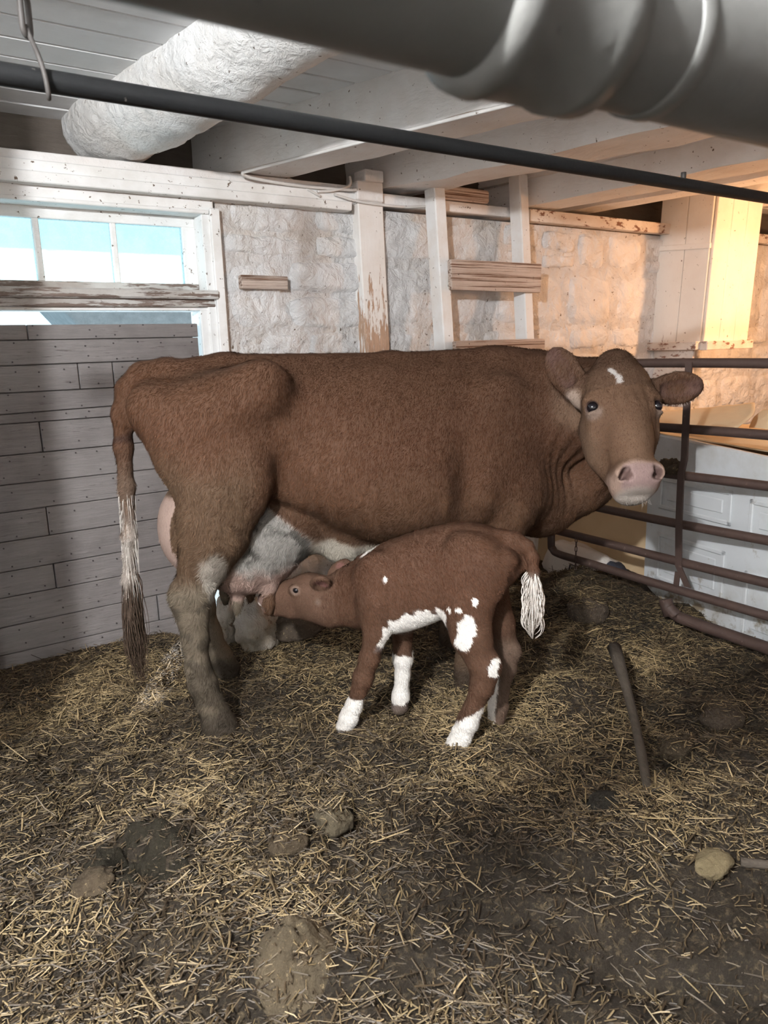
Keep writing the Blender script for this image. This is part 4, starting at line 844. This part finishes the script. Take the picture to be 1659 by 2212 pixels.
# ---- short coat hair lying along the skin
n = N('fur'); M['fur'] = n.done(n.attr('col'), 0.7, 0.05)
def fur(parent, dat, count, flow, ln, wd, lift, keep):
    V, Q, C = dat
    c = (V[Q[:, 0]]+V[Q[:, 1]]+V[Q[:, 2]]+V[Q[:, 3]])/4; nr = np.cross(V[Q[:, 2]]-V[Q[:, 0]], V[Q[:, 3]]-V[Q[:, 1]]); ar = np.linalg.norm(nr, axis=1); nr /= np.maximum(ar, 1e-12)[:, None]
    w = ar*keep(c); fi = rng.choice(len(Q), count, p=w/w.sum()); u = rng.random((count, 2))
    P = (V[Q[fi, 0]]*(1-u[:, :1])+V[Q[fi, 1]]*u[:, :1])*(1-u[:, 1:])+(V[Q[fi, 3]]*(1-u[:, :1])+V[Q[fi, 2]]*u[:, :1])*u[:, 1:]
    nn = nr[fi]; D = flow(P, nn); D = D-nn*np.sum(D*nn, 1, keepdims=True); D /= np.maximum(np.linalg.norm(D, axis=1, keepdims=True), 1e-6)
    sd = np.cross(nn, D); L = ln(P)*rng.uniform(0.6, 1.3, count); el = lift*rng.uniform(0.4, 1.6, count)
    mid = P+D*(L*0.5)[:, None]+nn*(L*0.5*el*1.2)[:, None]; tip = P+D*L[:, None]+nn*(L*el)[:, None]+sd*(rng.normal(0, 0.15, count)*L)[:, None]
    W = np.full(count, wd)[:, None]*rng.uniform(0.7, 1.3, (count, 1))
    VV = np.stack([P-sd*W-nn*0.001, P+sd*W-nn*0.001, mid+sd*W*0.8, tip, mid-sd*W*0.8], 1).reshape(-1, 3)
    b = np.arange(count)[:, None]*5; QQ = np.concatenate([b+np.array([[0, 1, 2, 4]]), b+np.array([[4, 2, 3, 3]])])
    T = np.concatenate([b+np.array([[0, 1, 2]]), b+np.array([[0, 2, 4]]), b+np.array([[4, 2, 3]])])
    o = npmesh('coat_hair', VV, T, M['fur'], parent, smooth=False)
    cc_ = C[Q[fi, 0]]*rng.uniform(0.62, 1.38, (count, 1)); at = o.data.color_attributes.new('col', 'FLOAT_COLOR', 'POINT')
    at.data.foreach_set('color', np.repeat(np.concatenate([np.clip(cc_, 0, 1), np.ones((count, 1))], 1), 5, axis=0).astype(np.float32).ravel())
    return tag(o, kind='stuff')
def cow_flow(P, nn):
    x, y, z = P.T; D = np.stack([-0.55+0*x, 0*x, -0.85+0*x], 1)
    h_ = (P-eyem) @ HR; hd = np.exp(-(np.linalg.norm(h_+np.array([[0, -0.09, 0.06]]), axis=1)/0.24)**4)
    D = D*(1-hd[:, None])+np.outer(hd, -HZ); amp = 0.55+0.9*step(1.1-z, 0, 0.3)
    return D+np.stack([amp*n3(P, 38, 1.0), amp*n3(P, 38, 5.0), 0.6*amp*n3(P, 38, 9.0)], 1)
def cow_len(P):
    h_ = np.linalg.norm((P-eyem) @ HR+np.array([[0, -0.09, 0.06]]), axis=1); L = np.where(h_ < 0.24, 0.008, 0.015); return L*np.where((P[:, 0] < -0.15) & (P[:, 2] < 0.85), 1.25, 1.0)
def cow_keep(c):
    h_ = (c-eyem) @ HR; e = np.minimum(np.linalg.norm(h_-np.array([[-0.117, 0.046, 0.001]]), axis=1), np.linalg.norm(h_-np.array([[0.121, 0.044, 0.001]]), axis=1))
    mz_ = (h_[:, 2] < MZ+0.06) & (np.abs(h_[:, 0]) < 0.13) & (np.abs(h_[:, 1]-0.06) < 0.15); bare = (c[:, 0] < -0.50) & (c[:, 2] < 0.93) & (np.abs(c[:, 1]) < 0.10) & (c[:, 0] > -0.79)
    return (e > 0.03)*np.where(mz_, 0.0, 1.0)*np.where(bare, 0.05, 1.0)*np.where(c[:, 1] > 0.12, 0.35, 1.0)*np.where((c[:, 0] < -0.3) & (c[:, 2] < 0.53), 0.6, 1.0)*(c[:, 2] > 0.02)
fur(cow, cowdat, 190000, cow_flow, cow_len, 0.0009, 0.22, cow_keep)
def calf_flow(P, nn):
    x, y, z = P.T; return np.stack([np.where(x < -0.36, 0.9, 0.55), 0*x, -0.8+0*x], 1)+0.55*np.stack([n3(P, 55, 1.0), n3(P, 55, 5.0), n3(P, 55, 9.0)], 1)
def calf_keep(c):
    e = np.linalg.norm(np.stack([c[:, 0]+0.466, np.abs(c[:, 1])-0.066, c[:, 2]-0.522], 1), axis=1); return (e > 0.018)*(c[:, 0] > -0.625)*np.where(c[:, 1] > 0.05, 0.5, 1.0)*(c[:, 2] > 0.0)
fur(calf, calfdat, 80000, calf_flow, lambda P: np.where(P[:, 0] < -0.36, 0.006, 0.0115), 0.0008, 0.22, calf_keep)

# clods, stones, sticks on the floor
def clod_mat(name, a, b, fleck=(0.32, 0.25, 0.14)):
    n = N(name); c = n.mix(n.noise(14, 7, 0.7), a, b); c = n.mix(n.ramp(n.noise(90, 4, 0.7), 0.6, 0.7), c, fleck)
    n.bump((n.noise(30, 7, 0.7), 0.9, 0.015), (n.noise(150, 4, 0.7), 0.6, 0.004)); return n.done(c, 0.8, 0.3)
M['clod'] = clod_mat('dry_clod', (0.055, 0.044, 0.028), (0.135, 0.108, 0.068)); M['clod_dark'] = clod_mat('wet_clod', (0.016, 0.014, 0.011), (0.045, 0.039, 0.029), (0.12, 0.10, 0.06))
M['clod_brown'] = clod_mat('brown_clod', (0.04, 0.028, 0.017), (0.09, 0.065, 0.038)); M['rockm'] = clod_mat('dirty_stone', (0.055, 0.040, 0.028), (0.11, 0.082, 0.06)); M['clod_yellow'] = clod_mat('yellow_clod', (0.11, 0.085, 0.045), (0.23, 0.18, 0.10))
def lump(name, label, cat, loc, r, m, seed, rough=0.22, sub=4, sink=0.25, group=None):
    bm = bmesh.new(); bmesh.ops.create_icosphere(bm, subdivisions=sub, radius=1)
    for v in bm.verts:
        s = 1+rough*mnoise.noise(v.co*1.3+Vector((seed, 0, 0)))+rough*0.6*mnoise.noise(v.co*3+Vector((0, seed, 0)))+rough*0.35*mnoise.noise(v.co*8)+rough*0.2*mnoise.noise(v.co*17)
        v.co = Vector((v.co.x*r[0]*s, v.co.y*r[1]*s, v.co.z*r[2]*s))
    o = frombm(name, bm, M[m], None, True); z = float(gz(np.array([loc.x]), np.array([loc.y]))[0])
    o.location = (loc.x, loc.y, z+r[2]*(1-2*sink)); return tag(o, label, cat, group)
lump('dung_clod', 'round straw-flecked clod in front of the calf', 'clod', gp(722, 1770), (0.058, 0.052, 0.052), 'clod', 3)
lump('dung_clod', 'brown rounded clod next to the round straw-flecked clod', 'clod', gp(625, 1825), (0.062, 0.05, 0.04), 'clod_brown', 5)
lump('dung_clod', 'flat dark wet clod beside the weathered stake', 'clod', gp(1310, 1735), (0.064, 0.05, 0.03), 'clod_dark', 11, 0.15)
lump('field_stone', 'brown half-buried stone on the straw right of the stake', 'stone', gp(1560, 1545), (0.095, 0.07, 0.055), 'rockm', 14, 0.15)
lump('field_stone', 'dull brown stone half buried near the gate end', 'stone', gp(1268, 1350), (0.11, 0.09, 0.085), 'rockm', 17, 0.15)
lump('dung_clod', 'yellowish crumbly clod in the dark dung beyond the stake', 'clod', gp(1540, 1885), (0.06, 0.04, 0.03), 'clod_yellow', 20)
lump('dung_clod', 'grey-brown trampled clod at the foot of the dark dung', 'clod', gp(205, 1935), (0.055, 0.05, 0.03), 'clod_brown', 29, 0.4)
lump('dung_clod', 'brown muddy lump beside the lower end of the stake', 'clod', gp(1465, 1640), (0.07, 0.05, 0.045), 'clod_brown', 45, 0.3)
M['dung_wet'] = clod_mat('wet_dung', (0.010, 0.008, 0.0055), (0.036, 0.030, 0.020), (0.10, 0.08, 0.048)); M['dung_wet'].node_tree.nodes['Principled BSDF'].inputs['Specular IOR Level'].default_value = 0.15
M['heapm'] = clod_mat('sandy_dung', (0.030, 0.023, 0.014), (0.125, 0.094, 0.056), (0.26, 0.20, 0.11))
def patch(name, label, cat, px, py, rx_, ry_, h, m, seed, rough, power=2.0, n_=64):
    c = gp(px, py); u = np.linspace(-1.25, 1.25, n_); U, W = np.meshgrid(u, u); X = c.x+U*rx_; Y = c.y+W*ry_
    q = np.hypot(U, W)*(1+0.22*vnoise(np.arctan2(W, U)*1.6+seed, U*0+seed, 51)+0.18*vnoise(U*2+seed, W*2, 52))
    Z = gz(X, Y)+h*np.exp(-np.abs(q)**power*1.1)-0.045*np.clip(q-0.85, 0, 1)*2+rough*np.clip(1.1-q, 0, 1)*(vnoise(X*24+seed, Y*24, 53)+0.6*vnoise(X*55, Y*55+seed, 54)+0.4*vnoise(X*120, Y*120, 55))
    ii = (np.arange(n_-1)[:, None]*n_+np.arange(n_-1)[None]).ravel()
    return tag(npmesh(name, np.stack([X, Y, Z], -1).reshape(-1, 3), np.stack([ii, ii+1, ii+1+n_, ii+n_], 1), M[m]), label, cat)
patch('dung_pat', 'dark wet trampled dung pat with deep hoof holes', 'dung', 285, 1865, 0.18, 0.15, 0.006, 'dung_wet', 3.0, 0.030, 4.0)
patch('dung_heap', 'large domed dry dung heap with a sandy top', 'dung heap', 632, 2085, 0.12, 0.11, 0.010, 'heapm', 9.0, 0.018, 3.0)
a, b = gp(1325, 1440, 0.05), gp(1402, 1735, 0.0)
st = [a.lerp(b, t)+Vector((0.018*math.sin(t*3), 0, 0.075*(1-t)+0.012)) for t in np.linspace(0, 1, 9)]
tag(tube('wooden_stake', st, [0.030, 0.026, 0.021, 0.018, 0.017, 0.016, 0.017, 0.016, 0.012], M['stick'], None, 7), 'weathered wooden stake lying slanted on the straw', 'stake')
a, b = gp(1600, 1862, 0.02), gp(1720, 1875, 0.02)
tag(tube('wooden_stake', [a, a.lerp(b, .5), b], 0.013, M['stick'], None, 7), 'short brown stick poking from the dung near a yellowish clod', 'stick')
# broken old stones at the door foot
M['footstone'] = limewash('flaked_stone', (0.52, 0.50, 0.47), (0.30, 0.25, 0.19), 0.45, (0.12, 0.08, 0.055), 0.60, bump=1.0, bs=12, bd=0.03)
lump('foot_stone', 'narrow flaking stone standing at the door jamb behind the cow', 'stone', gp(492, 1392), (0.06, 0.05, 0.15), 'footstone', 51, 0.25, sink=0.15)
lump('foot_stone', 'broken whitewashed stone block under the cow udder by the doorway', 'stone', gp(560, 1402), (0.105, 0.08, 0.16), 'footstone', 55, 0.3, sink=0.15)
lump('foot_stone', 'low brown stone lying against the broken whitewashed block', 'stone', gp(640, 1385), (0.14, 0.10, 0.08), 'rockm', 58, 0.25, sink=0.2)

# ------------------------------------------------------------------ gate, panel and feed corner
gate = empty('tube_gate', (1.9, -1.5, 0.2)); tag(gate, 'rusty six-rail steel tube gate behind the cow head', 'gate')
go = gate.location
for k, z in enumerate((1.292, 0.993, 0.777, 0.545, 0.360)):
    y0 = -0.84
    tube('rail', [Vector((1.9, y, z+0.004*math.sin(y*3+k)))-go for y in np.linspace(y0, -3.0, 12)], 0.0215, M['rust'], gate, 14)
tube('corner_rail', [Vector(p)-go for p in spline([(1.9, -0.90, 1.292), (1.9, -0.845, 1.285), (1.9, -0.82, 1.24), (1.9, -0.81, 0.8), (1.9, -0.81, 0.32), (1.9, -0.825, 0.25), (1.9, -0.88, 0.23), (1.9, -1.1, 0.226), (1.9, -1.6, 0.215), (1.9, -3.0, 0.2)])], 0.0215, M['rust'], gate, 14)
def strap(pts, w, t):
    bm = bmesh.new()
    for (p, q) in zip(pts[:-1], pts[1:]):
        p, q = Vector(p), Vector(q); hexa(bm, [p+Vector((-t, w/2, 0))-go, p+Vector((-t, -w/2, 0))-go, p+Vector((0, -w/2, 0))-go, p+Vector((0, w/2, 0))-go, q+Vector((-t, w/2, 0))-go, q+Vector((-t, -w/2, 0))-go, q+Vector((0, -w/2, 0))-go, q+Vector((0, w/2, 0))-go])
    return frombm('flat_strap', bm, M['rust'], gate)
strap([(1.882, -1.705, 0.25), (1.882, -1.650, 0.34), (1.880, -1.640, 0.545), (1.878, -1.638, 0.79), (1.872, -1.655, 0.86), (1.872, -1.652, 1.0), (1.880, -1.645, 1.30)], 0.034, 0.008)
strap([(1.884, -1.640, 0.24), (1.884, -1.645, 0.31)], 0.028, 0.006)
lump('hay_clump', 'clump of rusty brown hay caught on a gate rail', 'hay', Vector((1.885, -1.58, 0)), (0.03, 0.055, 0.035), 'clod_brown', 61, 0.5).location.z = 0.815
cc = empty('gate_chain', (1.86, -1.02, 0.36)); tag(cc, 'thin rusty chain hanging from a low gate rail', 'chain')
for k in range(7): link_mesh('chain_link', 0.034, 0.016, 0.0024, M['rust'], cc, (0.012, 0, -0.012-0.026*k), (0, 0, 0.4 if k % 2 else 1.9))

# white moulded panel standing behind the gate
n = N('panel_white'); c = n.mix(n.ramp(n.noise(3, 6, 0.65), 0.5, 0.75), (0.60, 0.62, 0.63), (0.46, 0.45, 0.42)); c = n.mix(n.ramp(n.noise(30, 5, 0.7), 0.68, 0.73), c, (0.12, 0.10, 0.08))
c = n.mix(n.ramp(n.math('ADD', n.noise(8, 6, 0.7), n.zrange(-0.1, 0.30, 0.25, 0.0)), 0.62, 0.74), c, (0.24, 0.19, 0.13)); n.bump((n.noise(12, 4, 0.5), 0.1, 0.004)); M['panel'] = n.done(c, 0.5, 0.4)
pan = empty('door_panel', (2.2, -1.215, 0), math.atan2(-0.853, -0.185)); tag(pan, 'grimy white moulded panel door standing on edge behind the gate', 'panel')
pan.rotation_euler = (0, 0, math.atan2(-0.85, -0.185))
# local x runs along the panel toward the aisle, local +y faces away from the stall
L, H0, H1 = 1.02, 0.925, 0.865
hexobj('slab', ((0, 0, -0.12), (L, 0, -0.12), (L, 0.04, -0.12), (0, 0.04, -0.12), (0, 0, H0), (L, 0, H1), (L, 0.04, H1), (0, 0.04, H0)), M['panel'], pan, 0.01)
def mould(x0, x1, z0, z1):
    t, d = 0.022, 0.009
    for (a, b, c_, d_) in ((x0, x1, z1-t, z1), (x0, x1, z0, z0+t), (x0, x0+t, z0, z1), (x1-t, x1, z0, z1)):
        box('moulding', a, b, -d, 0.003, c_, d_, M['panel'], pan, 0.004)
    box('raised_field', x0+0.055, x1-0.055, -0.006, 0.003, z0+0.05, z1-0.05, M['panel'], pan, 0.005)
mould(0.10, 0.58, 0.53, 0.70); mould(0.10, 0.56, 0.14, 0.40); mould(0.68, 0.99, 0.50, 0.68); mould(0.68, 0.99, 0.02, 0.34)
# tan board and paper sheets lit by the warm bulb
n = N('tan_board'); c = n.mix(n.noise(6, 6, 0.6), (0.50, 0.35, 0.20), (0.66, 0.50, 0.31)); n.bump((n.noise(25, 5, 0.6), 0.3, 0.005)); M['tan'] = n.done(c, 0.7, 0.3)
n = N('kraft_paper'); c = n.mix(n.noise(7, 6, 0.6), (0.60, 0.47, 0.30), (0.74, 0.60, 0.40)); c = n.mix(n.ramp(n.noise(40, 4, 0.7), 0.70, 0.74), c, (0.3, 0.22, 0.14)); n.bump((n.noise(14, 5, 0.6), 0.4, 0.01)); M['paper'] = n.done(c, 0.65, 0.3)
tag(hexobj('plywood_board', ((2.30, -0.22, -0.05), (2.32, -0.22, -0.05), (2.30, -1.16, -0.05), (2.28, -1.16, -0.05), (2.44, -0.22, 0.88), (2.46, -0.22, 0.88), (2.44, -1.16, 0.88), (2.42, -1.16, 0.88)), M['tan']), 'tan plywood board leaning in the shade behind the gate', 'board')
crate = box('manger', 2.36, 3.5, -2.4, -1.22, 0.0, 0.84, M['tan'], bevel=0.01); tag(crate, 'boarded tan manger box behind the white panel', 'manger')
def sheet(label, grid, th=0.004):
    G = [[Vector(p) for p in r] for r in grid]; k = 8
    rows = [spline(r, k) for r in G]; cols = list(zip(*rows)); cols = [spline(list(c), k) for c in cols]
    V, F = [], []; nu, nv = len(cols), len(cols[0])
    for c in cols:
        for p in c: V.append(p+Vector((0, 0, 0.006*mnoise.noise(p*9))))
    for i in range(nu-1):
        for j in range(nv-1): F.append((i*nv+j, i*nv+j+1, (i+1)*nv+j+1, (i+1)*nv+j))
    o = pymesh('paper_sheet', V, F, M['paper']); mo = o.modifiers.new('thick', 'SOLIDIFY'); mo.thickness = th; mo.offset = 0
    return tag(o, label, 'paper')
sheet('flat tan paper sheet spread over the manger behind the panel', (((2.20, -1.15, 0.93), (2.16, -1.6, 0.905), (2.11, -2.3, 0.87)), ((2.5, -1.12, 0.905), (2.5, -1.6, 0.90), (2.45, -2.3, 0.885)), ((2.95, -1.10, 0.90), (2.95, -1.6, 0.92), (2.95, -2.3, 0.93))))
sheet('stiff tan paper sheet curling up against the warm lit wall', (((2.42, -0.90, 0.925), (2.36, -1.30, 0.94), (2.30, -1.64, 0.965)), ((2.60, -0.85, 0.95), (2.55, -1.25, 0.985), (2.48, -1.62, 1.02)), ((2.80, -0.80, 0.97), (2.74, -1.20, 1.015), (2.66, -1.52, 1.062))))
sheet('small crumpled tan paper scrap beside the curling sheet', (((2.66, -1.50, 0.93), (2.64, -1.58, 0.93), (2.62, -1.68, 0.93)), ((2.70, -1.50, 0.98), (2.68, -1.58, 0.985), (2.66, -1.70, 0.98)), ((2.75, -1.52, 1.02), (2.73, -1.6, 1.03), (2.7, -1.66, 1.0))))
# printed feed sack
n = N('sack'); c = n.mix(n.noise(9, 5, 0.6), (0.55, 0.50, 0.45), (0.70, 0.66, 0.60))
stripe = n.math('MULTIPLY', n.ramp(n.zrange(-0.30, -0.10, 1, 0, 'Y'), 0.45, 0.47), n.ramp(n.zrange(-0.05, 0.12, 0, 1, 'Z'), 0.10, 0.14))
c = n.mix(stripe, c, (0.035, 0.04, 0.055)); n.bump((n.noise(12, 5, 0.6), 0.6, 0.02)); M['sack'] = n.done(c, 0.6, 0.3)
bm = bmesh.new(); bmesh.ops.create_icosphere(bm, subdivisions=4, radius=1)
for v in bm.verts:
    s = 1+0.12*mnoise.noise(v.co*2.2)+0.05*mnoise.noise(v.co*6); q = [math.copysign(abs(u)**0.6, u) for u in v.co]
    v.co = Vector((q[0]*0.09*s, q[1]*0.29*s, q[2]*0.13*s))
o = frombm('feed_sack', bm, M['sack'], None, True); o.location = (2.13, -0.86, 0.09); o.rotation_euler = (0.1, 0.15, -0.05); tag(o, 'crumpled pale feed sack with dark printing slumped behind the gate', 'sack')
for k, (dy, dz, w, h) in enumerate(((0.0, 0.03, 0.055, 0.004), (0.0, -0.02, 0.055, 0.004), (0.026, 0.005, 0.004, 0.054), (-0.026, 0.005, 0.004, 0.054), (0.0, 0.005, 0.022, 0.022))):
    box('printed_mark', -0.102, -0.094, dy-w/2, dy+w/2, dz-h/2, dz+h/2, M['ink'], o, 0)
# loose bent pipe on the floor by the panel
tag(tube('loose_pipe', spline([(1.86, -1.62, 0.13), (1.86, -1.66, 0.105), (1.86, -1.78, 0.09), (1.86, -2.6, 0.07)]), [0.03]*6+[0.028]*13, M['rust'], None, 10), 'rusty loose pipe lying along the bottom of the white panel', 'pipe')
tube('end_stub', [(1.86, -1.60, 0.165), (1.86, -1.63, 0.09)], 0.032, M['rust'], bpy.data.objects['loose_pipe'], 10)

# unseen post added outside the left edge to shade part of the plank door
tag(box('shade_post', -1.75, -1.30, -1.72, -1.60, -0.1, 2.5, M['darkwood'], jit=0.01), 'added unseen dark post that shades part of the plank door', 'post')
